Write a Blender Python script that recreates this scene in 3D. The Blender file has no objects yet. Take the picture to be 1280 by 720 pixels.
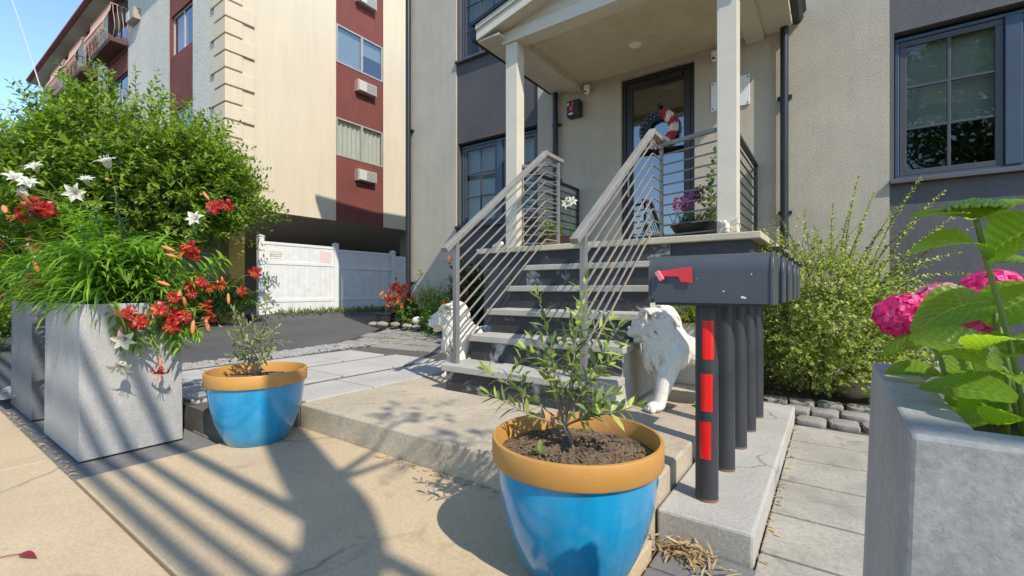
import bpy, bmesh, math, random
import numpy as np
from mathutils import Vector, Matrix
random.seed(7); rng = np.random.default_rng(11)
R = math.radians
scn = bpy.context.scene
col = scn.collection

# ------------------------------------------------------------------ camera
cd = bpy.data.cameras.new("camera"); cam = bpy.data.objects.new("camera", cd); col.objects.link(cam)
cam.location = (0, 0, 1.0); cam.rotation_euler = (R(90), 0, R(35.34))
cd.sensor_width = 36; cd.lens = 15.89; cd.shift_y = 1 / 1280; cd.clip_start = .02; cd.clip_end = 2000
scn.camera = cam
# ------------------------------------------------------------------ sky and sun
SUN = Vector((1, -.38, 1.07)).normalized()
w = bpy.data.worlds.new("World"); scn.world = w; w.use_nodes = True
nt = w.node_tree; nt.nodes.clear()
out = nt.nodes.new('ShaderNodeOutputWorld'); bg = nt.nodes.new('ShaderNodeBackground'); sky = nt.nodes.new('ShaderNodeTexSky')
sky.sky_type = 'NISHITA'; sky.sun_disc = False
sky.sun_elevation = math.asin(SUN.z); sky.sun_rotation = math.atan2(SUN.x, SUN.y)
sky.air_density = 1.0; sky.dust_density = .1; sky.ozone_density = 4.0
bg.inputs[1].default_value = .15
nt.links.new(sky.outputs[0], bg.inputs[0]); nt.links.new(bg.outputs[0], out.inputs[0])
sd = bpy.data.lights.new("sun", 'SUN'); sd.energy = 2.7; sd.angle = R(.5); sd.color = (1, .93, .82)
so = bpy.data.objects.new("sun", sd); col.objects.link(so)
so.rotation_euler = SUN.to_track_quat('Z', 'Y').to_euler(); so.location = (10, -4, 12)
scn.view_settings.view_transform = 'Standard'; scn.view_settings.look = 'None'
scn.view_settings.exposure = 1.04; scn.view_settings.gamma = 1
scn.render.engine = 'CYCLES'

# ------------------------------------------------------------------ materials
MATS = {}
def new_mat(name):
    m = bpy.data.materials.new(name); m.use_nodes = True; MATS[name] = m
    t = m.node_tree; b = t.nodes['Principled BSDF']
    return m, t, b
def N(t, kind, **kw):
    n = t.nodes.new(kind)
    for k, v in kw.items():
        if k.startswith('i_'): n.inputs[k[2:].replace('_', ' ')].default_value = v
        else: setattr(n, k, v)
    return n
def mixc(t, fac, a, b, mode='MIX'):
    n = t.nodes.new('ShaderNodeMix'); n.data_type = 'RGBA'; n.blend_type = mode
    for i, v in ((0, fac), (6, a), (7, b)):
        if hasattr(v, 'links'): t.links.new(v, n.inputs[i])
        elif i == 0: n.inputs[0].default_value = v
        else: n.inputs[i].default_value = (*v[:3], 1)
    return n.outputs[2]
def ramp(t, src, stops):
    r = t.nodes.new('ShaderNodeValToRGB'); e = r.color_ramp.elements
    while len(e) < len(stops): e.new(.5)
    for k, (p, c) in enumerate(stops):
        e[k].position = p; e[k].color = (*(c if hasattr(c, '__len__') else (c, c, c)), 1)
    t.links.new(src, r.inputs[0]); return r.outputs[0]
def noise(t, co, scale, detail=4, rough=.6, dist=0):
    n = N(t, 'ShaderNodeTexNoise'); n.inputs['Scale'].default_value = scale; n.inputs['Detail'].default_value = detail
    n.inputs['Roughness'].default_value = rough; n.inputs['Distortion'].default_value = dist
    t.links.new(co, n.inputs['Vector']); return n.outputs['Fac']
def coords(t, kind='Object', scale=None):
    c = t.nodes.new('ShaderNodeTexCoord').outputs[kind]
    if scale:
        m = t.nodes.new('ShaderNodeMapping'); m.inputs['Scale'].default_value = scale
        t.links.new(c, m.inputs['Vector']); c = m.outputs['Vector']
    return c
def bump(t, b, h, strength, dist=.01):
    n = N(t, 'ShaderNodeBump'); n.inputs['Strength'].default_value = strength; n.inputs['Distance'].default_value = dist
    t.links.new(h, n.inputs['Height']); t.links.new(n.outputs[0], b.inputs['Normal'])
def surf(name, c, c2=None, sc=2.0, fine=40, rough=.8, bmp=.25, bsc=None, amt=.6, stain=None, metal=0, scale=None, dist=.008, spec=.4, cracks=0, streak=0):
    """mottled surface: big soft patches between c and c2, fine grain, bump"""
    m, t, b = new_mat(name); co = coords(t, 'Object', scale)
    c2 = c2 or tuple(x * .8 for x in c)
    big = ramp(t, noise(t, co, sc, 5, .62, .4), [(.33, 0), (.68, 1)])
    base = mixc(t, big, c, c2)
    fn = noise(t, co, fine, 5, .75)
    base = mixc(t, amt, base, mixc(t, 1, base, ramp(t, fn, [(.28, .55), (.72, 1.35)]), 'MULTIPLY'))
    if stain:
        sn = ramp(t, noise(t, co, stain[1], 6, .7, .6), [(stain[2], 0), (stain[2] + .12, 1)])
        base = mixc(t, sn, base, stain[0])
    if cracks:
        wob = N(t, 'ShaderNodeTexNoise'); wob.inputs['Scale'].default_value = 2.5; wob.inputs['Detail'].default_value = 6; t.links.new(co, wob.inputs['Vector'])
        wv = N(t, 'ShaderNodeMix'); wv.data_type = 'RGBA'; wv.inputs[0].default_value = .22; t.links.new(co, wv.inputs[6]); t.links.new(wob.outputs['Color'], wv.inputs[7])
        vo = N(t, 'ShaderNodeTexVoronoi', feature='DISTANCE_TO_EDGE'); vo.inputs['Scale'].default_value = cracks; t.links.new(wv.outputs[2], vo.inputs['Vector'])
        ck = ramp(t, vo.outputs['Distance'], [(0, .75), (.0035, .25), (.007, 0)])
        gate = ramp(t, noise(t, co, .9, 2), [(.50, 0), (.58, 1)]); g2 = N(t, 'ShaderNodeMath', operation='MULTIPLY'); t.links.new(ck, g2.inputs[0]); t.links.new(gate, g2.inputs[1])
        base = mixc(t, g2.outputs[0], base, tuple(x * .3 for x in c))
        sp_ = N(t, 'ShaderNodeTexVoronoi'); sp_.inputs['Scale'].default_value = 9; sp_.inputs['Randomness'].default_value = 1; t.links.new(co, sp_.inputs['Vector'])
        base = mixc(t, ramp(t, sp_.outputs['Distance'], [(0, .55), (.07, .45), (.10, 0)]), base, tuple(x * .62 for x in c))
    if streak:
        mp = t.nodes.new('ShaderNodeMapping'); mp.inputs['Scale'].default_value = (5, 5, .35); t.links.new(co, mp.inputs['Vector'])
        base = mixc(t, streak, base, mixc(t, 1, base, ramp(t, noise(t, mp.outputs[0], 1.2, 6, .7), [(.3, .70), (.7, 1.15)]), 'MULTIPLY'))
    t.links.new(base, b.inputs['Base Color'])
    b.inputs['Roughness'].default_value = rough; b.inputs['Metallic'].default_value = metal
    b.inputs['Specular IOR Level'].default_value = spec
    if bmp: bump(t, b, noise(t, co, bsc or fine, 6, .7), bmp, dist)
    return m
def paint(name, c, rough=.45, var=.12, metal=0, coat=0, bmp=.03):
    m, t, b = new_mat(name); co = coords(t)
    n = ramp(t, noise(t, co, 6, 6, .65), [(.3, 1 - var), (.7, 1 + var)])
    t.links.new(mixc(t, 1, c, n, 'MULTIPLY'), b.inputs['Base Color'])
    b.inputs['Roughness'].default_value = rough; b.inputs['Metallic'].default_value = metal
    b.inputs['Coat Weight'].default_value = coat; b.inputs['Coat Roughness'].default_value = .08
    if bmp: bump(t, b, noise(t, co, 35, 4), bmp, .004)
    return m
def leafmat(name, cols, rough=.45, trans=.35, tcol=None, spec=.35):
    m, t, b = new_mat(name)
    g = t.nodes.new('ShaderNodeNewGeometry')
    st = [(i / (len(cols) - 1), c) for i, c in enumerate(cols)]
    c = ramp(t, g.outputs['Random Per Island'], st)
    t.links.new(c, b.inputs['Base Color']); b.inputs['Roughness'].default_value = rough
    b.inputs['Specular IOR Level'].default_value = spec
    tr = t.nodes.new('ShaderNodeBsdfTranslucent')
    tc = mixc(t, 1, c, tcol or (1.7, 1.9, .8), 'MULTIPLY'); t.links.new(tc, tr.inputs[0])
    mx = t.nodes.new('ShaderNodeMixShader'); mx.inputs[0].default_value = trans
    t.links.new(b.outputs[0], mx.inputs[1]); t.links.new(tr.outputs[0], mx.inputs[2])
    t.links.new(mx.outputs[0], t.nodes['Material Output'].inputs[0])
    return m
def glassmat(name, tint=(.75, .8, .8), refl=.18):
    m, t, b = new_mat(name); t.nodes.remove(b)
    tr = t.nodes.new('ShaderNodeBsdfTransparent'); tr.inputs[0].default_value = (*tint, 1)
    gl = t.nodes.new('ShaderNodeBsdfGlossy'); gl.inputs['Roughness'].default_value = .015
    co = coords(t); bp = N(t, 'ShaderNodeBump'); bp.inputs['Strength'].default_value = .06; bp.inputs['Distance'].default_value = .02
    t.links.new(noise(t, co, 1.6, 1), bp.inputs['Height']); t.links.new(bp.outputs[0], gl.inputs['Normal'])
    fw = t.nodes.new('ShaderNodeLayerWeight'); fw.inputs[0].default_value = .5
    lw = N(t, 'ShaderNodeMath', operation='POWER'); t.links.new(fw.outputs['Facing'], lw.inputs[0]); lw.inputs[1].default_value = 4
    mr = t.nodes.new('ShaderNodeMapRange'); mr.inputs['To Min'].default_value = refl; mr.inputs['To Max'].default_value = 1
    t.links.new(lw.outputs[0], mr.inputs[0])
    mx = t.nodes.new('ShaderNodeMixShader'); t.links.new(mr.outputs[0], mx.inputs[0])
    t.links.new(tr.outputs[0], mx.inputs[1]); t.links.new(gl.outputs[0], mx.inputs[2])
    t.links.new(mx.outputs[0], t.nodes['Material Output'].inputs[0]); return m

surf('soil', (.06, .045, .035), (.11, .085, .06), 6, 60, .95, .8, 45, 1)
surf('potting_soil', (.115, .075, .048), (.20, .14, .09), 14, 70, .95, 1, 60, 1)
surf('tan_concrete', (.53, .405, .25), (.44, .335, .21), 1.1, 70, .9, .22, 90, .45, ((.36, .28, .18), 3.5, .60), cracks=.55)
surf('landing_concrete', (.50, .42, .30), (.38, .32, .235), 1.6, 60, .9, .5, 45, .6, ((.29, .255, .195), 5, .57), cracks=.7)
surf('grey_concrete', (.44, .42, .37), (.36, .34, .30), 2.2, 60, .9, .35, 55, .55, ((.27, .25, .22), 7, .62), cracks=.9)
surf('tread_concrete', (.44, .42, .35), (.36, .34, .29), 3, 80, .85, .25, 80, .5)
surf('porch_slab', (.52, .46, .34), (.42, .38, .28), 3, 60, .85, .25, 60, .5)
surf('planter_concrete', (.40, .385, .36), (.31, .305, .29), 3.5, 90, .6, .2, 90, .6, ((.15, .14, .13), 110, .625), streak=.4)
surf('shaded_planter', (.10, .105, .12), (.14, .145, .16), 3, 60, .6, .15, 60, .4)  # planter concrete darkened bluish, the neighbour planter's shade put into the colour
surf('patio_slab', (.48, .455, .41), (.39, .37, .335), 1.8, 70, .85, .2, 80, .45, ((.34, .33, .31), 4, .62), cracks=.4)
surf('patio_joint', (.085, .08, .07), (.14, .13, .11), 5, 60, .9, .4, 60, .6)
surf('path_paver', (.40, .37, .305), (.29, .27, .225), 3.2, 55, .85, .3, 60, .6, ((.23, .215, .19), 5, .56), cracks=.4)
surf('dark_paver', (.19, .18, .17), (.14, .135, .13), 4, 50, .85, .3, 55, .5)
surf('bank_paver', (.30, .275, .24), (.23, .21, .185), 3, 50, .9, .4, 50, .5)
surf('asphalt', (.075, .072, .070), (.11, .105, .10), .8, 130, .85, .5, 160, .8)
surf('gravel', (.36, .34, .31), (.24, .22, .20), 12, 40, .9, .3, 40, .6)
surf('rock', (.36, .28, .19), (.25, .21, .17), 5, 30, .9, .5, 30, .6)
surf('stucco', (.47, .415, .32), (.40, .355, .275), 1.6, 55, .9, .45, 55, .5, streak=.22)
surf('dark_stucco', (.092, .084, .082), (.070, .064, .063), 1.4, 55, .8, .35, 60, .4, streak=.3)
surf('slate_stucco', (.118, .113, .118), (.094, .090, .095), 1.4, 55, .75, .4, 50, .45, streak=.3)
surf('apartment_stucco', (.61, .515, .37), (.57, .48, .34), .5, 30, .92, .3, 45, .25, streak=.22)
surf('apartment_white', (.60, .555, .465), (.52, .48, .40), .6, 14, .92, .6, 14, .35, dist=.03, streak=.22)
surf('red_stucco', (.19, .055, .042), (.15, .043, .034), 1.2, 30, .9, .5, 40, .5, dist=.02, streak=.22)
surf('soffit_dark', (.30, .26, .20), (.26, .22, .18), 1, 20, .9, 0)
surf('roof_tile', (.20, .062, .045), (.14, .045, .034), 3, 20, .8, .3)
surf('lion_stone', (.70, .655, .57), (.62, .565, .47), 5, 40, .75, .2, 50, .3, ((.50, .42, .31), 5, .70))
surf('black_paint', (.030, .030, .031), (.050, .049, .049), 3, 30, .55, .3, 25, .6, ((.42, .42, .41), 3.6, .57))
surf('wall_blue_black', (.042, .045, .052), (.056, .058, .065), 2, 40, .6, .25, 40, .5)
surf('white_stucco', (.56, .53, .47), (.46, .43, .38), 3, 40, .9, .3, 40, .5)
surf('bark', (.16, .115, .075), (.09, .065, .045), 12, 40, .9, .6, 40, .6)
surf('olive_bark', (.30, .25, .18), (.20, .16, .11), 20, 60, .85, .4, 50, .5)
surf('dry_leaf', (.42, .30, .16), (.28, .17, .08), 30, 60, .8, 0)
surf('handrail_wood', (.25, .235, .21), (.19, .178, .158), 10, 30, .6, .3, 60, .6, scale=(1, .12, .3))
surf('terracotta', (.35, .12, .06), None, 5, 30)
paint('porch_trim', (.57, .52, .41), .5, .06)
paint('rail_metal', (.22, .213, .20), .42, .2, .3)
surf('rusty_rail', (.24, .22, .19), (.27, .20, .14), 7, 40, .5, .1, 40, .3, metal=.2)
paint('black_metal', (.020, .021, .024), .4, .2, .2)
surf('mailbox_metal', (.052, .058, .066), (.068, .073, .080), 3, 50, .42, .05, 40, .3, ((.33, .33, .33), 22, .775), spec=.5)
surf('post_metal', (.030, .032, .036), (.045, .047, .05), 3, 40, .42, .05, 40, .3, ((.40, .38, .34), 26, .77))
paint('mail_red', (.62, .025, .035), .35, .08)
paint('reflector_red', (.72, .012, .012), .25, .05, 0, .3)
paint('flag_lamp', (.75, .20, .20), .3, .1)
paint('rust', (.16, .085, .05), .9, .3)
paint('navy_frame', (.040, .066, .105), .4, .1)
paint('dark_sash', (.055, .055, .060), .45, .1)
paint('door_black', (.016, .016, .018), .38, .1)
paint('dark_interior', (.035, .033, .032), .9, .1)
paint('hall_interior', (.16, .14, .12), .9, .1)
paint('blind', (.27, .30, .25), .8, .05)
paint('curtain', (.75, .69, .55), .85, .08)
paint('white_vinyl', (.67, .67, .65), .4, .03)
paint('ac_case', (.36, .30, .23), .5, .1)
paint('ac_grille', (.48, .45, .40), .5, .05)
paint('alu', (.42, .38, .32), .4, .1, .3)
paint('iron_pink', (.40, .24, .18), .6, .15)
paint('brown_slab', (.10, .045, .035), .8, .1)
paint('yellow_paint', (.50, .36, .10), .8, .1)
paint('white_plastic', (.78, .75, .68), .35, .05)
paint('plaque', (.70, .71, .69), .4, .03)
paint('sign_paper', (.70, .66, .60), .8, .05)
paint('sign_pink', (.66, .52, .48), .8, .05)
paint('ink', (.06, .06, .06), .8, .1)
paint('wreath_navy', (.012, .018, .05), .5, .3)
paint('wreath_red', (.42, .015, .025), .5, .2)
paint('wreath_white', (.75, .69, .60), .6, .1)
paint('star_white', (.75, .75, .75), .6, .1)
paint('cable_grey', (.45, .45, .46), .5, .1)
paint('nursery_black', (.018, .018, .018), .5, .1)
paint('lamp_lens', (.85, .78, .62), .4, .03)
paint('brass', (.45, .35, .18), .35, .1, .7)
m, t, b = new_mat('pot_blue'); co = coords(t)
z = t.nodes.new('ShaderNodeSeparateXYZ'); t.links.new(co, z.inputs[0])
grit = ramp(t, noise(t, co, 160, 3, .8), [(.60, 0), (.68, 1)])
low = N(t, 'ShaderNodeMapRange'); low.inputs[1].default_value = .14; low.inputs[2].default_value = .0; t.links.new(z.outputs[2], low.inputs[0])
pat = ramp(t, noise(t, co, 7, 4), [(.42, 0), (.62, 1)])
f1 = N(t, 'ShaderNodeMath', operation='MULTIPLY'); t.links.new(low.outputs[0], f1.inputs[0]); t.links.new(grit, f1.inputs[1])
f2 = N(t, 'ShaderNodeMath', operation='MULTIPLY'); t.links.new(f1.outputs[0], f2.inputs[0]); t.links.new(pat, f2.inputs[1])
blue = mixc(t, ramp(t, noise(t, co, 3, 3), [(.3, 0), (.7, 1)]), (.009, .285, .53), (.011, .245, .47))
mp = t.nodes.new('ShaderNodeMapping'); mp.inputs['Scale'].default_value = (9, 9, .8); t.links.new(co, mp.inputs['Vector'])
blue = mixc(t, 1, blue, ramp(t, noise(t, mp.outputs[0], 1.3, 6, .65), [(.3, .78), (.7, 1.12)]), 'MULTIPLY')
dust = ramp(t, noise(t, co, 9, 8, .75), [(.52, 0), (.75, .16)])
blue = mixc(t, dust, blue, (.40, .42, .40))
t.links.new(mixc(t, f2.outputs[0], blue, (.42, .36, .26)), b.inputs['Base Color'])
t.links.new(ramp(t, noise(t, co, 5, 6, .7), [(.3, .14), (.7, .34)]), b.inputs['Roughness']); b.inputs['Coat Weight'].default_value = .6; b.inputs['Coat Roughness'].default_value = .06
surf('pot_ochre', (.50, .255, .062), (.46, .225, .055), 2, 60, .5, .12, 50, .2, scale=(1, 1, 14), streak=.35)

leafmat('tree_leaf', [(.055, .105, .014), (.11, .18, .02), (.19, .28, .028), (.30, .38, .04)], .4, .42)
leafmat('olive_leaf', [(.07, .12, .05), (.17, .23, .10), (.30, .36, .11), (.48, .53, .14)], .4, .35)
leafmat('grey_olive_leaf', [(.11, .145, .075), (.18, .21, .12), (.25, .275, .14), (.30, .35, .10)], .45, .25)
leafmat('lily_leaf', [(.05, .13, .018), (.11, .23, .025), (.20, .34, .03), (.31, .43, .05)], .4, .42)
leafmat('blue_leaf', [(.025, .095, .05), (.04, .13, .06), (.08, .19, .06)], .4, .3)
leafmat('shrub_leaf', [(.11, .165, .025), (.22, .28, .05), (.36, .39, .10), (.54, .54, .24)], .45, .42)
leafmat('dark_leaf', [(.03, .05, .02), (.05, .08, .02), (.09, .06, .03)], .45, .3)
leafmat('garden_leaf', [(.05, .12, .02), (.10, .19, .03), (.20, .28, .05)], .45, .35)
leafmat('lime_leaf', [(.14, .20, .02), (.24, .30, .03), (.33, .36, .05)], .5, .35)
leafmat('weed', [(.10, .13, .03), (.20, .20, .06), (.07, .13, .03)], .6, .3)
leafmat('red_petal', [(.32, .014, .018), (.44, .03, .022), (.23, .010, .015)], .35, .22, (1.5, .6, .5))
leafmat('orange_throat', [(.65, .22, .05), (.75, .30, .06)], .5, .3, (1.3, .9, .5))
leafmat('orange_bud', [(.75, .30, .08), (.68, .22, .10), (.80, .42, .10)], .45, .2, (1.2, 1, .7))
leafmat('white_petal', [(.66, .65, .54), (.70, .69, .60)], .45, .3, (1, 1, .9))
leafmat('pink_petal', [(.70, .03, .20), (.78, .06, .28), (.82, .14, .38)], .5, .35, (1.2, .8, .9))
leafmat('pale_pink', [(.70, .18, .32), (.75, .32, .42), (.55, .20, .25)], .5, .35, (1.2, .8, .9))
leafmat('purple_petal', [(.30, .07, .36), (.42, .12, .45), (.55, .20, .5)], .5, .3, (1.1, .9, 1.1))
leafmat('orange_petal', [(.60, .10, .03), (.70, .18, .05), (.45, .04, .03)], .5, .3, (1.2, .9, .7))
leafmat('bud_green', [(.22, .34, .05), (.30, .40, .08)], .5, .2)
leafmat('stem_green', [(.13, .20, .03), (.17, .23, .04)], .5, .1)
leafmat('red_leaf', [(.25, .01, .02), (.28, .015, .02)], .4, .2, (1.5, .6, .6))
leafmat('husk', [(.50, .36, .17), (.38, .25, .11), (.58, .46, .26), (.24, .13, .07)], .7, .2, (1, .9, .7))
glassmat('glass', (.72, .78, .78), .08); glassmat('door_glass', (.55, .6, .62), .30); glassmat('sky_glass', (.78, .84, .86), .25)
# hydrangea leaf with veins along its own uv
m, t, b = new_mat('hydrangea_leaf')
uv = coords(t, 'UV'); sx = t.nodes.new('ShaderNodeSeparateXYZ'); t.links.new(uv, sx.inputs[0])
ab = N(t, 'ShaderNodeMath', operation='ABSOLUTE'); t.links.new(sx.outputs[1], ab.inputs[0])
v1 = N(t, 'ShaderNodeMath', operation='MULTIPLY_ADD'); t.links.new(ab.outputs[0], v1.inputs[0]); v1.inputs[1].default_value = -.42; t.links.new(sx.outputs[0], v1.inputs[2])
v2 = N(t, 'ShaderNodeMath', operation='MULTIPLY'); t.links.new(v1.outputs[0], v2.inputs[0]); v2.inputs[1].default_value = 9
v3 = N(t, 'ShaderNodeMath', operation='FRACT'); t.links.new(v2.outputs[0], v3.inputs[0])
vein = ramp(t, v3.outputs[0], [(0, 1), (.10, .0), (.9, 0), (1, 1)])
mid = ramp(t, ab.outputs[0], [(.02, 1), (.07, 0)])
vm = N(t, 'ShaderNodeMath', operation='MAXIMUM'); t.links.new(vein, vm.inputs[0]); t.links.new(mid, vm.inputs[1])
oi = t.nodes.new('ShaderNodeObjectInfo')
gg = t.nodes.new('ShaderNodeNewGeometry')
lc = ramp(t, gg.outputs['Random Per Island'], [(0, (.05, .15, .03)), (.45, (.14, .28, .03)), (1, (.38, .50, .045))])
lc2 = mixc(t, ramp(t, noise(t, coords(t), 25, 4), [(.3, 0), (.7, .25)]), lc, (.05, .15, .02))
lc3 = mixc(t, vm.outputs[0], lc2, mixc(t, .75, lc2, (.42, .52, .14)))
t.links.new(lc3, b.inputs['Base Color']); b.inputs['Roughness'].default_value = .33
inv = N(t, 'ShaderNodeMath', operation='SUBTRACT'); inv.inputs[0].default_value = 1; t.links.new(vm.outputs[0], inv.inputs[1])
bump(t, b, inv.outputs[0], .9, .003)
tr = t.nodes.new('ShaderNodeBsdfTranslucent'); t.links.new(mixc(t, 1, lc3, (2.3, 2.2, .5), 'MULTIPLY'), tr.inputs[0])
mx = t.nodes.new('ShaderNodeMixShader'); mx.inputs[0].default_value = .52
t.links.new(b.outputs[0], mx.inputs[1]); t.links.new(tr.outputs[0], mx.inputs[2]); t.links.new(mx.outputs[0], t.nodes['Material Output'].inputs[0])
# grooved soffits: beadboard lines along x (porch) / strips under the carport
def grooved(name, c, axis, pitch, depth=.5):
    m, t, b = new_mat(name); co = coords(t); s = t.nodes.new('ShaderNodeSeparateXYZ'); t.links.new(co, s.inputs[0])
    k = N(t, 'ShaderNodeMath', operation='MULTIPLY'); k.inputs[1].default_value = 1 / pitch; t.links.new(s.outputs[axis], k.inputs[0])
    f = N(t, 'ShaderNodeMath', operation='FRACT'); t.links.new(k.outputs[0], f.inputs[0])
    h = ramp(t, f.outputs[0], [(0, 0), (.12, 1), (.88, 1), (1, 0)])
    n = ramp(t, noise(t, co, 5, 4), [(.3, .9), (.7, 1.08)])
    t.links.new(mixc(t, 1, c, n, 'MULTIPLY'), b.inputs['Base Color']); b.inputs['Roughness'].default_value = .6
    bump(t, b, h, depth, .01)
grooved('beadboard', (.56, .48, .33), 1, .048)
grooved('carport_strips', (.50, .42, .32), 1, .9, 1)
grooved('vinyl_board', (.64, .64, .62), 1, .15, .6)
grooved('siding', (.56, .525, .44), 2, .16, .6)

# ------------------------------------------------------------------ mesh builder
class MB:
    def __init__(s): s.v = []; s.f = []; s.uv = None
    def add(s, vs, fs):
        o = len(s.v); s.v += [tuple(p) for p in vs]; s.f += [tuple(i + o for i in f) for f in fs]; return s
    def box(s, x0, x1, y0, y1, z0, z1):
        return s.add([(x, y, z) for z in (z0, z1) for y in (y0, y1) for x in (x0, x1)],
                     [(0, 2, 3, 1), (4, 5, 7, 6), (0, 1, 5, 4), (2, 6, 7, 3), (0, 4, 6, 2), (1, 3, 7, 5)])
    def quad(s, a, b, c, d): return s.add([a, b, c, d], [(0, 1, 2, 3)])
    def prism(s, poly, axis, a, b):
        """extrude a 2-D polygon along axis (0,1,2); poly in the remaining two axes in order"""
        n = len(poly); vs = []
        for k in (a, b):
            for p in poly:
                q = list(p); q.insert(axis, k); vs.append(q)
        return s.add(vs, [tuple(range(n))[::-1], tuple(range(n, 2 * n))] + [(i, (i + 1) % n, n + (i + 1) % n, n + i) for i in range(n)])
    def tube(s, pts, r, n=8, cap=True):
        pts = [Vector(p) for p in pts]; k = len(pts)
        rs = r if hasattr(r, '__len__') else [r] * k
        vs = []; up = None
        for i, p in enumerate(pts):
            d = (pts[min(i + 1, k - 1)] - pts[max(i - 1, 0)]).normalized()
            if up is None:
                up = Vector((0, 0, 1)) if abs(d.z) < .9 else Vector((1, 0, 0))
            a = (up - d * up.dot(d)); a = a.normalized() if a.length > 1e-6 else d.orthogonal().normalized()
            up = a; bb = d.cross(a)
            vs += [p + (a * math.cos(2 * math.pi * j / n) + bb * math.sin(2 * math.pi * j / n)) * rs[i] for j in range(n)]
        fs = [(i * n + j, i * n + (j + 1) % n, (i + 1) * n + (j + 1) % n, (i + 1) * n + j) for i in range(k - 1) for j in range(n)]
        if cap: fs += [tuple(range(n))[::-1], tuple((k - 1) * n + j for j in range(n))]
        return s.add(vs, fs)
    def bar(s, a, b, w, h, up=(0, 0, 1)):
        a = Vector(a); b = Vector(b); d = (b - a).normalized(); u = Vector(up); u = (u - d * u.dot(d)).normalized(); sd = d.cross(u)
        vs = [p + sd * i * w / 2 + u * j * h / 2 for p in (a, b) for i, j in ((-1, -1), (1, -1), (1, 1), (-1, 1))]
        return s.add(vs, [(3, 2, 1, 0), (4, 5, 6, 7), (0, 1, 5, 4), (1, 2, 6, 5), (2, 3, 7, 6), (3, 0, 4, 7)])
    def lathe(s, prof, n=48, c=(0, 0, 0), ax=None):
        vs = []; k = len(prof)
        for r, z in prof:
            vs += [(c[0] + r * math.cos(2 * math.pi * j / n), c[1] + r * math.sin(2 * math.pi * j / n), c[2] + z) for j in range(n)]
        return s.add(vs, [(i * n + j, i * n + (j + 1) % n, (i + 1) * n + (j + 1) % n, (i + 1) * n + j) for i in range(k - 1) for j in range(n)])
    def disc(s, r, z, n=40, c=(0, 0), jit=0):
        vs = [(c[0], c[1], z)]
        for q in (.33, .66, 1):
            vs += [(c[0] + q * r * math.cos(2 * math.pi * j / n), c[1] + q * r * math.sin(2 * math.pi * j / n), z + random.uniform(-jit, jit) * (q < 1)) for j in range(n)]
        fs = [(0, 1 + j, 1 + (j + 1) % n) for j in range(n)]
        for k in range(2):
            fs += [(1 + k * n + j, 1 + (k + 1) * n + j, 1 + (k + 1) * n + (j + 1) % n, 1 + k * n + (j + 1) % n) for j in range(n)]
        return s.add(vs, fs)
    def ell(s, c, r, rot=None, nu=14, nv=9):
        vs = []; M = rot or Matrix.Identity(3); c = Vector(c)
        for i in range(nv + 1):
            a = math.pi * i / nv
            for j in range(nu):
                b = 2 * math.pi * j / nu
                vs.append(c + M @ Vector((r[0] * math.sin(a) * math.cos(b), r[1] * math.sin(a) * math.sin(b), r[2] * math.cos(a))))
        return s.add(vs, [(i * nu + j, (i + 1) * nu + j, (i + 1) * nu + (j + 1) % nu, i * nu + (j + 1) % nu) for i in range(nv) for j in range(nu)])
    def strip(s, pts, ws, nrm, fold=0):
        """ribbon with a mid rib: pts centre line, ws half widths, nrm rough face normal"""
        pts = [Vector(p) for p in pts]; k = len(pts); nrm = Vector(nrm); vs = []
        for i, p in enumerate(pts):
            d = (pts[min(i + 1, k - 1)] - pts[max(i - 1, 0)]).normalized()
            sd = d.cross(nrm); sd = sd.normalized() if sd.length > 1e-5 else d.orthogonal().normalized()
            up = sd.cross(d)
            vs += [p - sd * ws[i] + up * ws[i] * fold, p, p + sd * ws[i] + up * ws[i] * fold]
        return s.add(vs, [(i * 3 + j, i * 3 + j + 1, i * 3 + 4 + j, i * 3 + 3 + j) for i in range(k - 1) for j in (0, 1)])
    def leaves(s, P, D, Nn, L, W, droop=.15, fold=.2):
        """many leaves at once (numpy): base point, direction, normal, length, half width"""
        P, D, Nn = (np.asarray(a, float) for a in (P, D, Nn)); n = len(P)
        if n == 0: return s
        L = np.broadcast_to(L, (n,))[:, None]; W = np.broadcast_to(W, (n,))[:, None]
        D = D / (np.linalg.norm(D, axis=1, keepdims=True) + 1e-9)
        S = np.cross(D, Nn); S /= (np.linalg.norm(S, axis=1, keepdims=True) + 1e-9); U = np.cross(S, D)
        st = lambda q, k: P + D * L * q - U * L * droop * q * q
        A = np.stack([P, st(.35, 0) - S * W + U * W * fold, st(.35, 0), st(.35, 0) + S * W + U * W * fold,
                      st(.72, 0) - S * W * .75 + U * W * fold * .7, st(.72, 0), st(.72, 0) + S * W * .75 + U * W * fold * .7, st(1, 0)], 1).reshape(-1, 3)
        o = len(s.v); s.v += [tuple(q) for q in A.tolist()]
        fc = ((0, 1, 2), (0, 2, 3), (1, 4, 5, 2), (2, 5, 6, 3), (4, 7, 5), (5, 7, 6))
        for i in range(n):
            k = o + 8 * i
            for f in fc: s.f.append(tuple(k + q for q in f))
        return s

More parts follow.
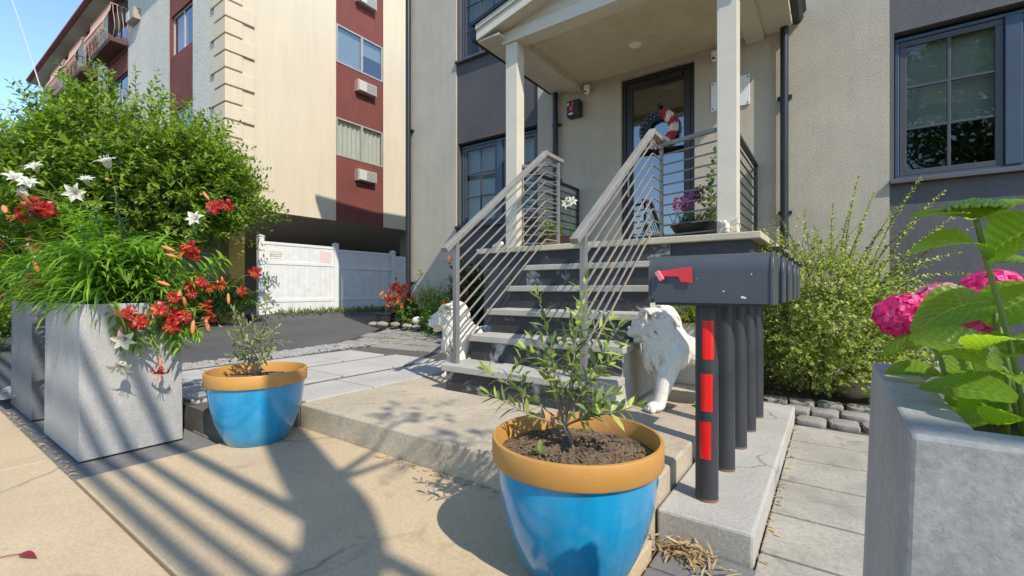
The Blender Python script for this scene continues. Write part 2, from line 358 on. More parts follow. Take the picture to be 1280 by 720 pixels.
ORG = {}
def obj(name, mb, mat, parent=None, smooth=False, bevel=0, seg=2):
    me = bpy.data.meshes.new(name)
    o = bpy.data.objects.new(name, me); col.objects.link(o)
    vs = mb.v
    if parent is not None:
        root = parent
        while root.parent: root = root.parent
        og = ORG.get(root.name, (0, 0, 0)); o.parent = parent
    else:
        xs = list(zip(*vs)); og = ((min(xs[0]) + max(xs[0])) / 2, (min(xs[1]) + max(xs[1])) / 2, min(xs[2]))
        o.location = og; ORG[o.name] = og
    if any(og): vs = [(x - og[0], y - og[1], z - og[2]) for x, y, z in vs]
    me.from_pydata(vs, [], mb.f)
    if mb.uv:
        ul = me.uv_layers.new(name='UVMap')
        for lp in me.loops: ul.data[lp.index].uv = mb.uv[lp.vertex_index]
    me.materials.append(MATS[mat])
    if smooth:
        me.polygons.foreach_set('use_smooth', [True] * len(me.polygons))
        if smooth == 'auto':
            md = o.modifiers.new('edge split', 'EDGE_SPLIT'); md.split_angle = R(40)
    if bevel:
        md = o.modifiers.new('bevel', 'BEVEL'); md.width = bevel; md.segments = seg; md.limit_method = 'ANGLE'
    me.update(); return o
def thing(name, label, cat, loc=(0, 0, 0), group=None, world=True, rot=0):
    o = bpy.data.objects.new(name, None); col.objects.link(o); o.empty_display_size = .1
    o.location = loc; o.rotation_euler = (0, 0, rot); ORG[o.name] = tuple(loc) if world else (0, 0, 0)
    return tag(o, label, cat, group)
def tag(o, label, cat, group=None):
    o['label'] = label; o['category'] = cat
    if group: o['group'] = group
    return o
def struct(name, mb, mat, **k):
    o = obj(name, mb, mat, **k); o['kind'] = 'structure'; return o
def kids(o): return [c for c in col.objects if c.parent == o]
def dup(o, parent=None):
    c = o.copy(); col.objects.link(c)
    if parent: c.parent = parent
    for ch in kids(o): dup(ch, c)
    return c
def rv(): 
    v = rng.normal(size=3); return Vector(v / np.linalg.norm(v))
def lerp(a, b, t): return a + (b - a) * t
def wall(mb, X, Z, holes, fn, depth):
    """front quads of a wall with rectangular holes and their reveals; fn(x, z, d) gives the point"""
    xs = sorted({X[0], X[1], *[h[0] for h in holes], *[h[1] for h in holes]}); zs = sorted({Z[0], Z[1], *[h[2] for h in holes], *[h[3] for h in holes]})
    xs = [x for x in xs if X[0] <= x <= X[1]]; zs = [q for q in zs if Z[0] <= q <= Z[1]]
    for i in range(len(xs) - 1):
        for j in range(len(zs) - 1):
            a, b, c, d = xs[i], xs[i + 1], zs[j], zs[j + 1]
            if any(h[0] <= (a + b) / 2 <= h[1] and h[2] <= (c + d) / 2 <= h[3] for h in holes): continue
            mb.quad(fn(a, c, 0), fn(b, c, 0), fn(b, d, 0), fn(a, d, 0))
    for a, b, c, d in holes:
        for p, q in (((a, c), (a, d)), ((b, c), (b, d)), ((a, c), (b, c)), ((a, d), (b, d))):
            mb.quad(fn(*p, 0), fn(*q, 0), fn(*q, depth), fn(*p, depth))
    return mb

# ================================================================== GROUND
struct('ground', MB().quad((-400, -400, -.14), (400, -400, -.14), (400, 400, -.14), (-400, 400, -.14)), 'soil')
struct('street', MB().quad((-200, -16, -.12), (200, -16, -.12), (200, -3.2, -.12), (-200, -3.2, -.12)), 'asphalt')
def slab(name, x0, x1, y0, y1, z0, z1, mat, bevel=.008, cuts=1):
    return struct(name, MB().box(x0, x1, y0, y1, z0, z1), mat, bevel=bevel)
slab('sidewalk', -3.235, -.585, .612, 1.788, -.14, 0, 'tan_concrete', .006)
mb = MB()
for a, b in ((-16, -10.3), (-10.29, -6.9), (-6.89, -3.74), (-3.73, -.29), (-.28, 3.1), (3.11, 9)): mb.box(a, b, -3, .6, -.14, -.001)
struct('sidewalk', mb, 'tan_concrete', bevel=.006)
slab('planting_strip', -6.5, -3.245, .605, 1.30, -.14, -.012, 'dark_paver', .004)
slab('planting_strip', -3.72, -3.16, 1.31, 1.80, -.14, -.010, 'dark_paver', .004)
slab('landing', -3.16, -.625, 1.79, 4.3, -.14, .165, 'landing_concrete', .012)
slab('mailbox_plinth', -.615, -.245, 1.94, 4.27, -.14, .06, 'grey_concrete', .012)
# patio of long pale slabs with dark strips between them
base = MB().box(-5.55, -3.17, 1.32, 4.25, -.14, .150)
struct('patio', base, 'patio_joint')
mb = MB()
for (a, b), ys in (((-3.72, -3.18), (1.84, 2.45, 3.05, 3.66, 4.2)), ((-4.53, -3.84), (1.36, 1.98, 2.6, 3.22, 3.84)), ((-5.36, -4.65), (1.36, 1.95, 2.56, 3.16, 3.76))):
    for y0, y1 in zip(ys, ys[1:]): mb.box(a, b, y0 + .008, y1 - .008, .1, .167)
struct('patio_slabs', mb, 'patio_slab', bevel=.005)
# path of concrete planks on the right
mb = MB()
ys = [1.02, 1.38, 1.72, 2.06, 2.46, 2.91, 3.32, 3.71, 4.14]
for y0, y1 in zip(ys, ys[1:]): mb.box(-.238 if y0 > 1.6 else -.20, .9, y0 + .009, y1 - .009, -.13, -.055)
struct('path', mb, 'path_paver', bevel=.006)
mb = MB()
for i in range(6):
    for j in range(2): mb.box(-.575 + i * .0, -.21, .64 + i * .215, .64 + i * .215 + .205, -.13, -.058) if j == 0 else None
struct('path', mb, 'dark_paver', bevel=.006)
struct('garden_bed', MB().quad((-.62, 4.16, -.07), (9, 4.16, -.07), (9, 5.9, .06), (-.62, 5.9, .06)), 'soil')
struct('garden_bed', MB().quad((-6.45, 5.1, .3), (-3.4, 4.3, .17), (-3.4, 5.9, .34), (-6.45, 5.9, .36)), 'soil')
# driveway
nx, ny = 24, 30; mb = MB(); vs = []
for j in range(ny + 1):
    for i in range(nx + 1):
        x = -6.36 - 4.7 * i / nx; y = -3 + 28 * j / ny
        vs.append((x, y, .03 + max(0, y) * .012 + .022 * (-6.0 - x) + .02 * math.sin(x * 1.3 + y * .5)))
mb.add(vs, [(j * (nx + 1) + i, j * (nx + 1) + i + 1, (j + 1) * (nx + 1) + i + 1, (j + 1) * (nx + 1) + i) for j in range(ny) for i in range(nx)])
struct('driveway', mb, 'asphalt', smooth=True)
mb = MB().prism([(-11.9, -.1), (-10.78, -.1), (-10.78, .2), (-11.0, .36), (-11.9, .37)], 1, 5.3, 30)
struct('asphalt_kerb', mb, 'asphalt', bevel=.05)
struct('carport_floor', MB().quad((-32, 4.78, .2), (-11.89, 4.78, .2), (-11.89, 30, .2), (-32, 30, .2)), 'patio_slab')
struct('front_lawn', MB().quad((-40, 1.0, .1), (-11.0, 1.0, .1), (-11.0, 4.78, .14), (-40, 4.78, .14)), 'soil')
# gravel between patio and driveway
mb = MB()
struct('gravel_strip', MB().quad((-6.5, .6, .03), (-5.55, .6, .09), (-5.55, 4.4, .15), (-6.5, 4.4, .10)), 'gravel')
for i in range(1500):
    x = random.uniform(-6.42, -5.55); y = random.uniform(.7, 4.5); r = random.uniform(.012, .035)
    mb.ell((x, y, .05 + .08 * (y - .6) / 3.8 + (x + 6.2) * .06 + r * .4), (r * random.uniform(.8, 1.4), r, r * .6), Matrix.Rotation(random.uniform(0, 3), 3, 'Z'), 6, 4)
o = obj('gravel', mb, 'gravel'); o['kind'] = 'stuff'; o['label'] = 'loose grey gravel along the edge of the driveway'

# sloping bank of grey pavers beside the steps
mb = MB(); A = Vector((-6.3, 4.15, .15)); U = Vector((2.5, .15, .02)) / 9; V = Vector((-.12, 1.15, .19)) / 5
for j in range(5):
    for i in range(-1, 9):
        u0 = i + .5 * (j % 2); p = A + U * u0 + V * j
        if u0 < 0: continue
        c = [p + U * .05 + V * .06, p + U * .95 + V * .06, p + U * .95 + V * .94, p + U * .05 + V * .94]
        dz = Vector((0, 0, random.uniform(-.006, .006)))
        mb.add([q + dz + Vector((0, 0, -.06)) for q in c] + [q + dz for q in c], [(4, 5, 6, 7), (0, 1, 5, 4), (1, 2, 6, 5), (2, 3, 7, 6), (3, 0, 4, 7)])
struct('paved_bank', mb, 'bank_paver', bevel=.012)
struct('paved_bank', MB().quad(A + Vector((-.1, -.08, -.03)), A + U * 9.4 + Vector((0, -.08, -.03)), A + U * 9.4 + V * 5 + Vector((0, 0, -.025)), A + V * 5 + Vector((-.1, 0, -.025))), 'soil')

# ================================================================== HOUSE
WY = 5.9
house = thing('stucco_house', 'beige and charcoal stucco house with gabled porch and dark framed windows', 'house', (-1.8, WY, 0))
fA = lambda x, q, d: (x, WY + d, q)
mb = MB()
wall(mb, (-6.57, -5.388), (.62, 8.8), [], fA, .1)
wall(mb, (-3.70, .468), (.0, 8.8), [(-2.36, -1.40, 1.475, 3.85)], fA, .12)
mb.quad((-6.57, WY, .62), (-6.57, WY, 8.8), (-6.57, 16, 8.8), (-6.57, 16, .62))
for x in (-5.388, -3.70, .468): mb.quad((x, WY, 0), (x, WY + .05, 0), (x, WY + .05, 8.8), (x, WY, 8.8))
mb.quad((9, WY, 0), (9, 16, 0), (9, 16, 8.8), (9, WY, 8.8)); mb.quad((-6.57, 16, 0), (9, 16, 0), (9, 16, 8.8), (-6.57, 16, 8.8))
obj('wall', mb, 'stucco', house)
mb = MB().box(-6.575, -5.392, WY + .02, WY + .3, .50, .62).box(-6.575, -6.3, WY + .3, 16, .5, .62)
obj('base_band', mb, 'black_metal', house)
obj('foundation', MB().box(-6.57, -5.39, WY + .01, WY + .3, -.1, .5), 'grey_concrete', house)
fB = lambda x, q, d: (x, WY + .03 + d, q)
LW = (-5.36, -3.73, 2.09, 3.54); UW = (-5.34, -3.75, 4.97, 6.5)
obj('charcoal_panel', wall(MB(), (-5.388, -3.70), (0, 8.8), [LW, UW], fB, .14), 'dark_stucco', house)
RW = (.505, 3.1, 2.085, 3.57); RU = (.505, 3.1, 5.0, 6.5)
obj('slate_panel', wall(MB(), (.468, 9), (0, 8.8), [RW, RU], fB, .14), 'slate_stucco', house)
# windows: navy frame, charcoal sash with glazing bars, glass, blind, dark room behind
def window(x0, x1, z0, z1, splits, blind=None, label=None, cat='blind', rows=3):
    y = WY + .10
    f = MB(); t = .035
    f.box(x0, x1, y, y + .07, z0, z0 + t).box(x0, x1, y, y + .07, z1 - t, z1)
    f.box(x0, x0 + t, y + .001, y + .069, z0 + t, z1 - t).box(x1 - t, x1, y + .001, y + .069, z0 + t, z1 - t)
    ed = [x0 + t] + splits + [x1 - t]
    for s in splits: f.box(s - .055, s + .055, y - .012, y + .066, z0 + t, z1 - t)
    fr = obj('window', f, 'navy_frame', house, bevel=.006)
    sb = MB(); gl = MB()
    for k in range(len(ed) - 1):
        a = ed[k] + (.058 if k else .003); b = ed[k + 1] - (.058 if k < len(ed) - 2 else .003); c, d = z0 + t + .003, z1 - t - .003; q = .055
        sb.box(a, b, y + .012, y + .05, c, c + q).box(a, b, y + .012, y + .05, d - q, d)
        sb.box(a, a + q, y + .013, y + .049, c + q, d - q).box(b - q, b, y + .013, y + .049, c + q, d - q)
        xm = (a + b) / 2; sb.box(xm - .013, xm + .013, y + .016, y + .046, c + q, d - q)
        for r in range(1, rows):
            zz = c + q + (d - c - 2 * q) * r / rows
            sb.box(a + q, xm - .013, y + .017, y + .045, zz - .012, zz + .012).box(xm + .013, b - q, y + .017, y + .045, zz - .012, zz + .012)
        gl.quad((a + q, y + .03, c + q), (b - q, y + .03, c + q), (b - q, y + .03, d - q), (a + q, y + .03, d - q))
    obj('sash', sb, 'dark_sash', fr, bevel=.004); obj('pane', gl, 'glass', fr)
    if blind:
        bm = MB()
        for k in range(len(ed) - 1):
            a, b = ed[k] + .03, ed[k + 1] - .03; zb = lerp(z1, z0, blind); n = max(2, int((z1 - zb) / .05))
            for i in range(n):
                q = lerp(z1 - .03, zb, i / n)
                bm.add([(a, y + .11, q), (b, y + .11, q), (b, y + .125, q - .056), (a, y + .125, q - .056)], [(0, 1, 2, 3)])
        obj('blind', bm, 'blind', fr)
    rm = MB(); D = 1.6; a, b, c, d = x0 - .02, x1 + .02, z0 - .02, z1 + .02; yb = y + .075
    rm.quad((a, yb + D, c), (b, yb + D, c), (b, yb + D, d), (a, yb + D, d))
    for p, q in (((a, c), (b, c)), ((a, d), (b, d)), ((a, c), (a, d)), ((b, c), (b, d))):
        rm.quad((p[0], yb, p[1]), (q[0], yb, q[1]), (q[0], yb + D, q[1]), (p[0], yb + D, p[1]))
    obj('room', rm, 'dark_interior', fr)
    return fr
def sill(x0, x1, z, mat): obj('window_sill', MB().box(x0, x1, WY - .045, WY + .10, z - .045, z), mat, house, bevel=.006)
window(-5.335, -3.745, 2.095, 3.50, [-4.50], .92); sill(-5.385, -3.705, 2.092, 'dark_stucco')
window(-5.335, -3.755, 4.98, 6.49, [-4.54], .5); sill(-5.385, -3.705, 4.972, 'dark_stucco')
window(.515, 3.09, 2.10, 3.53, [1.345, 2.18], .62); sill(.468, 3.14, 2.088, 'slate_stucco')
window(.515, 3.09, 5.01, 6.49, [1.345, 2.18], .6); sill(.468, 3.14, 5.002, 'slate_stucco')
# flat roof, eave overhanging the front, falling to the back
mb = MB().prism([(5.12, 8.78), (5.12, 8.93), (16.2, 7.9), (16.2, 7.75)], 0, -6.62, 9.05)
obj('roof', mb, 'porch_trim', house)
# door
dr = MB(); x0, x1, z0, z1, y = -2.355, -1.405, 1.478, 3.845, WY + .045
dr.box(x0, x0 + .05, y, y + .08, z0, z1).box(x1 - .05, x1, y, y + .08, z0, z1).box(x0 + .05, x1 - .05, y, y + .08, z1 - .05, z1)
door = obj('door', dr, 'door_black', house, bevel=.005)
lf = MB(); a, b, c, d = x0 + .055, x1 - .055, z0 + .01, z1 - .055; y += .012
lf.box(a, a + .085, y, y + .05, c, d).box(b - .085, b, y, y + .05, c, d).box(a + .085, b - .085, y + .001, y + .049, d - .10, d).box(a + .085, b - .085, y + .001, y + .049, c, c + .22)
obj('door_leaf', lf, 'door_black', door, bevel=.004)
obj('pane', MB().quad((a + .085, y + .025, c + .22), (b - .085, y + .025, c + .22), (b - .085, y + .025, d - .10), (a + .085, y + .025, d - .10)), 'door_glass', door)
obj('handle', MB().tube([(a + .045, y - .05, 2.25), (a + .045, y - .05, 2.70)], .012).tube([(a + .045, y, 2.32), (a + .045, y - .05, 2.32)], .009).tube([(a + .045, y, 2.63), (a + .045, y - .05, 2.63)], .009), 'alu', door, smooth='auto')
obj('door_closer', MB().box(-1.86, -1.55, y - .055, y, d - .085, d - .02).bar((-1.86, y - .03, d - .03), (-2.05, y - .06, d + .02), .02, .012), 'door_black', door, bevel=.004)
rm = MB(); yb = WY + .14
a, b, c, d = -2.9, -.9, 1.47, 3.9
rm.quad((a, yb + 3, c), (b, yb + 3, c), (b, yb + 3, d), (a, yb + 3, d))
for p, q in (((a, c), (b, c)), ((a, d), (b, d)), ((a, c), (a, d)), ((b, c), (b, d))):
    rm.quad((p[0], yb, p[1]), (q[0], yb, q[1]), (q[0], yb + 3, q[1]), (p[0], yb + 3, p[1]))
obj('hallway', rm, 'hall_interior', door)
# porch: columns, beams, ceiling, gable
CY0, BZ = 4.26, 3.845
for x in (-3.112, -.826): obj('column', MB().box(x, x + .162, CY0, CY0 + .15, 1.475, BZ), 'porch_trim', house, bevel=.006)
obj('porch_beam', MB().box(-3.155, -.615, CY0 - .025, CY0 + .165, BZ + .001, BZ + .135), 'porch_trim', house, bevel=.004)
for xa in (-3.135, -.822): obj('porch_beam', MB().box(xa, xa + .187, CY0 + .166, WY - .002, BZ + .002, BZ + .134), 'porch_trim', house, bevel=.004)
obj('porch_ceiling', MB().box(-2.946, -.823, CY0 + .167, WY - .003, BZ + .09, BZ + .11), 'beadboard', house)
XC, XL, XR, PS, YF = -1.885, -3.40, -.37, .235, 4.07
ez = 3.905; az = ez + PS * (XC - XL)
gb = MB().prism([(XL + .12, BZ + .136), (XR - .12, BZ + .136), (XR - .12, ez + .14), (XC, az + .02), (XL + .12, ez + .14)], 1, CY0 + .005, CY0 + .06)
obj('gable', gb, 'siding', house)
for s, xe in ((1, XL), (-1, XR)):
    q = lambda x, z: (x, z)
    sl = [(xe, ez), (XC, az), (XC, az + .17), (xe, ez + .17)]
    obj('rake_board', MB().prism(sl, 1, YF, YF + .03), 'porch_trim', house, bevel=.003)
    obj('rake_trim', MB().prism([(xe, ez + .115), (XC, az + .115), (XC, az + .172), (xe, ez + .172)], 1, YF - .02, YF - .001), 'porch_trim', house, bevel=.003)
    obj('porch_soffit', MB().prism([(xe, ez + .02), (XC, az + .02), (XC, az + .04), (xe, ez + .04)], 1, YF + .031, CY0 + .004).box(min(xe, xe + s * .31), max(xe, xe + s * .31), YF + .031, WY - .004, ez - .012, ez + .01), 'porch_trim', house)
    obj('porch_roof', MB().prism([(xe - s * .04, ez + .165), (XC, az + .175), (XC, az + .215), (xe - s * .04, ez + .205)], 1, YF - .04, WY - .001), 'black_metal', house)
    obj('eave_board', MB().box(min(xe, xe + s * .02), max(xe, xe + s * .02), YF + .031, WY - .003, ez + .011, ez + .16), 'porch_trim', house)
    # K-profile gutter
    P = [(0, .0), (.07, .0), (.10, .05), (.095, .09), (.125, .12), (.125, .15), (.112, .15), (.112, .125), (.085, .10), (.088, .055), (.065, .012), (.0, .012)]
    P = [(xe - s * .012 - s * px, ez + .02 + pz) for px, pz in P]
    obj('gutter', MB().prism(P if s < 0 else P, 1, YF + .02, WY - .01).box(min(xe - s * .013, xe - s * .10), max(xe - s * .013, xe - s * .10), YF + .015, YF + .022, ez + .03, ez + .16), 'black_metal', house)
def pipe(x0, x1, z0, z1, y0=WY - .085):
    mb = MB().tube([((x0 + x1) / 2, y0 + (x1 - x0) / 2 - .03, z0), ((x0 + x1) / 2, y0 + (x1 - x0) / 2 - .03, z1)], (x1 - x0) / 2, 14)
    p = obj('downpipe', mb, 'black_metal', house, smooth='auto')
    for k in range(3):
        q = lerp(z0, z1, (k + .35) / 3); obj('bracket', MB().box(x0 - .03, x1 + .03, y0 + .03, WY - .002, q, q + .03), 'black_metal', p)
pipe(-.475, -.395, .1, 3.95); pipe(-3.385, -3.305, 1.48, 3.95); pipe(-6.575, -6.475, .1, 8.7, WY - .1)
obj('elbow', MB().tube([(-.435, WY - .075, 3.94), (-.42, WY - .12, 4.0), (-.36, WY - .14, 4.06)], .04, 12), 'black_metal', house, smooth='auto')
# ceiling downlight, cameras, alarm box, plaque, hose tap
for (x, y) in ((-1.93, 5.28),):
    l = obj('ceiling_light', MB().lathe([(.075, 0), (.075, -.012), (.06, -.016), (.055, -.006)], 28, (x, y, BZ + .09)), 'white_plastic', house, smooth='auto')
    obj('lens', MB().disc(.055, BZ + .082, 28, (x, y)), 'lamp_lens', l)
for x, zz in ((-2.84, 3.80), (-1.15, 3.77)):
    c = obj('security_camera', MB().lathe([(.0, .075), (.045, .075), (.045, .03), (.03, .02), (.0, .02)], 20, (x, WY - .06, zz)).ell((x, WY - .065, zz), (.042, .042, .045)), 'white_plastic', house, smooth='auto')
    obj('lens', MB().ell((x - .01, WY - .10, zz - .012), (.016, .012, .016)), 'black_metal', c, smooth=True)
    obj('lens', MB().ell((x + .018, WY - .098, zz - .022), (.008, .008, .008)), 'black_metal', c, smooth=True)
al = obj('alarm_box', MB().box(-3.13, -2.93, WY - .13, WY - .001, 3.47, 3.70), 'black_metal', house, bevel=.012)
obj('warning_plate', MB().box(-3.08, -3.03, WY - .134, WY - .131, 3.55, 3.62), 'mail_red', al)
obj('warning_plate', MB().box(-3.05, -3.01, WY - .134, WY - .131, 3.63, 3.68), 'mail_red', al)
obj('label_plate', MB().box(-3.115, -3.09, WY - .134, WY - .131, 3.63, 3.67).box(-3.09, -3.03, WY - .134, WY - .131, 3.495, 3.52), 'plaque', al)
pq = obj('wall_plaque', MB().box(-1.205, -.785, WY - .018, WY - .002, 3.15, 3.50), 'plaque', house, bevel=.003)
bl = MB()
for x in (-1.185, -.805):
    for q in (3.175, 3.475): bl.ell((x, WY - .02, q), (.009, .005, .009), None, 8, 5)
obj('bolt', bl, 'dark_sash', pq)
obj('hose_tap', MB().tube([(-6.22, WY, 1.30), (-6.22, WY - .10, 1.30), (-6.22, WY - .13, 1.26)], .016).tube([(-6.255, WY - .08, 1.345), (-6.185, WY - .08, 1.345)], .012).tube([(-6.22, WY - .08, 1.30), (-6.22, WY - .08, 1.345)], .008), 'brass', house, smooth='auto')

# ================================================================== STEPS AND PORCH SLAB
steps = thing('front_steps', 'flight of concrete steps with scuffed black risers leading up to the porch', 'steps', (-1.9, 3.5, .165))
SX0, SX1 = -2.605, -1.215; RZ = .216; ty = [2.70, 3.01, 3.30, 3.605, 3.905]
for k, y0 in enumerate(ty):
    zt = .165 + RZ * (k + 1); y1 = (ty + [4.2])[k + 1] + .035
    obj('tread', MB().box(SX0 - .03, SX1 + .03, y0, y1, zt - .055, zt), 'tread_concrete', steps, bevel=.007)
    obj('riser', MB().box(SX0, SX1, y0 + .035, y0 + .06, .165 + RZ * k + .001, zt - .056), 'black_paint', steps)
obj('riser', MB().box(SX0, SX1, 4.215, 4.24, .165 + RZ * 5 + .001, 1.414), 'black_paint', steps)
for x, mt in ((SX0 + .001, 'wall_blue_black'), (SX1 - .021, 'white_stucco')):
    P = [(2.737, .166)]
    for k, y0 in enumerate(ty): P += [(y0 + .037, .165 + RZ * (k + 1) - .057)] + ([(ty[k + 1] + .037, .165 + RZ * (k + 1) - .057)] if k < 4 else [(4.21, 1.188)])
    P += [(4.21, .166)]
    obj('side_wall', MB().prism(P, 0, x, x + .02), mt, steps)
obj('porch_floor', MB().box(-3.49, -.475, 4.18, WY - .001, 1.415, 1.475), 'porch_slab', steps, bevel=.008)
obj('porch_base', MB().box(-3.42, -.56, 4.241, WY - .01, .02, 1.414), 'wall_blue_black', steps)

# railings: timber rail on a square post, nine bars that bend level at the top
def stair_rail(x, label):
    t = thing('stair_railing', label, 'railing', (x, 2.80, .381))
    obj('post', MB().box(x - .022, x + .022, 2.78, 2.82, .381, 1.42), 'rail_metal', t, bevel=.003)
    obj('post', MB().box(x - .016, x + .016, 4.50, 4.532, 1.475, 2.44), 'rail_metal', t, bevel=.003)
    sl = 1.06 / 1.44
    obj('handrail', MB().bar((x, 2.66, 1.40 - .12 * sl), (x, 4.25, 1.425 + 1.45 * sl), .062, .045), 'handrail_wood', t, bevel=.006)
    obj('handrail', MB().bar((x, 4.232, 2.475), (x, 4.60, 2.468), .060, .042), 'handrail_wood', t, bevel=.006)
    for k in range(9):
        dz = .105 * (k + 1)
        obj('bar', MB().tube([(x, 2.81, 1.425 - dz + .01), (x, 4.225, 1.425 - dz + .01 + 1.415 * sl), (x, 4.24, 2.483 - dz), (x, 4.26, 2.488 - dz), (x, 4.515, 2.485 - dz)], .0088, 8), 'rusty_rail' if k in (4, 5, 8) else 'rail_metal', t, smooth='auto')
stair_rail(-2.555, 'left stair railing, its foot post beside the partly hidden lion')
stair_rail(-1.385, 'right stair railing, rust streaked, rising behind the olive in the front pot')
def porch_rail(a, b, label, mat, posts):
    t = thing('porch_railing', label, 'railing', (a[0], a[1], 1.475)); a = Vector(a); b = Vector(b)
    obj('handrail', MB().bar(a + Vector((0, 0, 2.425)), b + Vector((0, 0, 2.425)), .045, .035), mat, t, bevel=.004)
    for p in posts:
        q = lerp(a, b, p); obj('post', MB().box(q.x - .018, q.x + .018, q.y - .018, q.y + .018, 1.475, 2.406), mat, t)
    for k in range(9):
        q = 2.425 - .1 * (k + 1); obj('bar', MB().tube([a + Vector((0, 0, q)), b + Vector((0, 0, q))], .0085, 8), mat, t, smooth='auto')
porch_rail((-1.365, 4.516, 0), (-.845, 4.36, 0), 'short porch railing between right stair railing and right column', 'rail_metal', ())
porch_rail((-3.0, 4.36, 0), (-2.575, 4.516, 0), 'short porch railing between left column and left stair railing', 'rail_metal', (.08,))
porch_rail((-.72, 4.42, 0), (-.72, WY - .02, 0), 'black side railing of porch behind the right column', 'black_metal', (.985,))
porch_rail((-3.0, 4.42, 0), (-3.0, WY - .02, 0), 'black side railing of porch behind the left column', 'black_metal', (.985, .03))

# low planter wall with lime shrub behind the right lion
box = thing('garden_planter_box', 'low pale concrete planter box built against steps behind the mailboxes', 'planter', (-.95, 4.2, .06))
obj('front', MB().box(-1.205, -.66, 4.10, 4.20, .166, .70), 'white_stucco', box, bevel=.008)
obj('soil', MB().box(-1.204, -.56, 4.201, 4.24, .166, .64), 'soil', box)
obj('side', MB().box(-.655, -.56, 4.101, 4.24, .05, .69), 'black_paint', box, bevel=.006)

# ================================================================== APARTMENT BUILDING
AX, AY = -11.6, 4.775; APB, APT = 2.95, 11.0
apt = thing('apartment_building', 'cream and brick-red apartment block with air conditioners and iron balconies above carport', 'building', (-20, 10, .2))
STW = [(7.665, 9.30, z, z + 1.10) for z in (4.84, 7.53)]
fS = lambda y, q, d: (AX - d, y, q)
mb = MB()
wall(mb, (AY, 7.645), (APB, APT), [], fS, .05); wall(mb, (9.312, 16), (APB, APT), [], fS, .05)
mb.quad((AX, 16, APB), (AX, 16, APT), (-31.6, 16, APT), (-31.6, 16, APB))
obj('wall', mb, 'apartment_stucco', apt)
fR = lambda y, q, d: (AX - .025 - d, y, q)
obj('red_panel', wall(MB(), (7.645, 9.312), (APB, APT), STW, fR, .06).quad((AX, 7.645, APB), (AX - .025, 7.645, APB), (AX - .025, 7.645, APT), (AX, 7.645, APT)).quad((AX, 9.312, APB), (AX - .025, 9.312, APB), (AX - .025, 9.312, APT), (AX, 9.312, APT)), 'red_stucco', apt)
def side_window(y0, y1, z0, z1, curtain):
    f = MB(); x = AX - .06; t = .04
    f.box(x, x + .05, y0, y1, z0, z0 + t).box(x, x + .05, y0, y1, z1 - t, z1).box(x, x + .05, y0, y0 + t, z0 + t, z1 - t).box(x, x + .05, y1 - t, y1, z0 + t, z1 - t)
    ym = y0 + (y1 - y0) * .53; f.box(x, x + .055, ym - .03, ym + .03, z0 + t, z1 - t)
    w_ = obj('window', f, 'alu', apt)
    obj('pane', MB().quad((x + .02, y0 + t, z0 + t), (x + .02, y1 - t, z0 + t), (x + .02, y1 - t, z1 - t), (x + .02, y0 + t, z1 - t)), 'sky_glass', w_)
    c = MB(); n = 40; ys_ = [lerp(y0 + t, y1 - t, i / n) for i in range(n + 1)]; zt = z1 - t; zb = z0 + t
    if curtain == 'folds': c.add([(x - .06 + .025 * math.sin(i * 1.6), yy, q) for q in (zb, zt) for i, yy in enumerate(ys_)], [(i, i + 1, n + 2 + i, n + 1 + i) for i in range(n)])
    else:
        c.quad((x - .05, y0, zb), (x - .05, ym, zb), (x - .05, ym, zt), (x - .05, y0, zt)); c.quad((x - .05, ym, lerp(zb, zt, .55)), (x - .05, y1, lerp(zb, zt, .55)), (x - .05, y1, zt), (x - .05, ym, zt))
    obj('curtain', c, 'curtain' if curtain == 'folds' else 'blind', w_)
    obj('room', MB().quad((x - .5, y0 - .1, z0 - .1), (x - .5, y1 + .1, z0 - .1), (x - .5, y1 + .1, z1 + .1), (x - .5, y0 - .1, z1 + .1)), 'dark_interior', w_)
side_window(*STW[0], 'folds'); side_window(*STW[1], 'half')
def ac_unit(p, ax):
    """sleeve that sticks out of the wall along ax (unit vector), louvred front"""
    p = Vector(p); ax = Vector(ax); sd = Vector((0, 0, 1)).cross(ax); D = .17; W_, H_ = .34, .17
    def bx(mb, d0, d1, w0, w1, h0, h1):
        c = [p + ax * d + sd * w_ + Vector((0, 0, h)) for h in (h0, h1) for w_ in (w0, w1) for d in (d0, d1)]
        mb.add(c, [(0, 2, 3, 1), (4, 5, 7, 6), (0, 1, 5, 4), (2, 6, 7, 3), (0, 4, 6, 2), (1, 3, 7, 5)]); return mb
    a = obj('air_conditioner', bx(MB(), -.04, D, -W_, W_, -H_, H_), 'ac_case', apt, bevel=.006)
    g = MB(); bx(g, D + .001, D + .03, -W_ * .9, -W_ * .1, -H_ * .85, H_ * .85)
    obj('front_panel', g, 'ac_grille', a, bevel=.004)
    g = MB()
    for k in range(7): bx(g, D + .001, D + .022, -W_ * .06, W_ * .92, -H_ * .85 + k * .042, -H_ * .85 + k * .042 + .022)
    obj('louvre', g, 'ac_grille', a); obj('filter', bx(MB(), D + .0005, D + .004, -W_ * .06, W_ * .92, -H_ * .85, H_ * .85), 'dark_sash', a)
for q in (4.40, 7.06, 9.72): ac_unit((AX - .025, 8.62, q), (1, 0, 0))
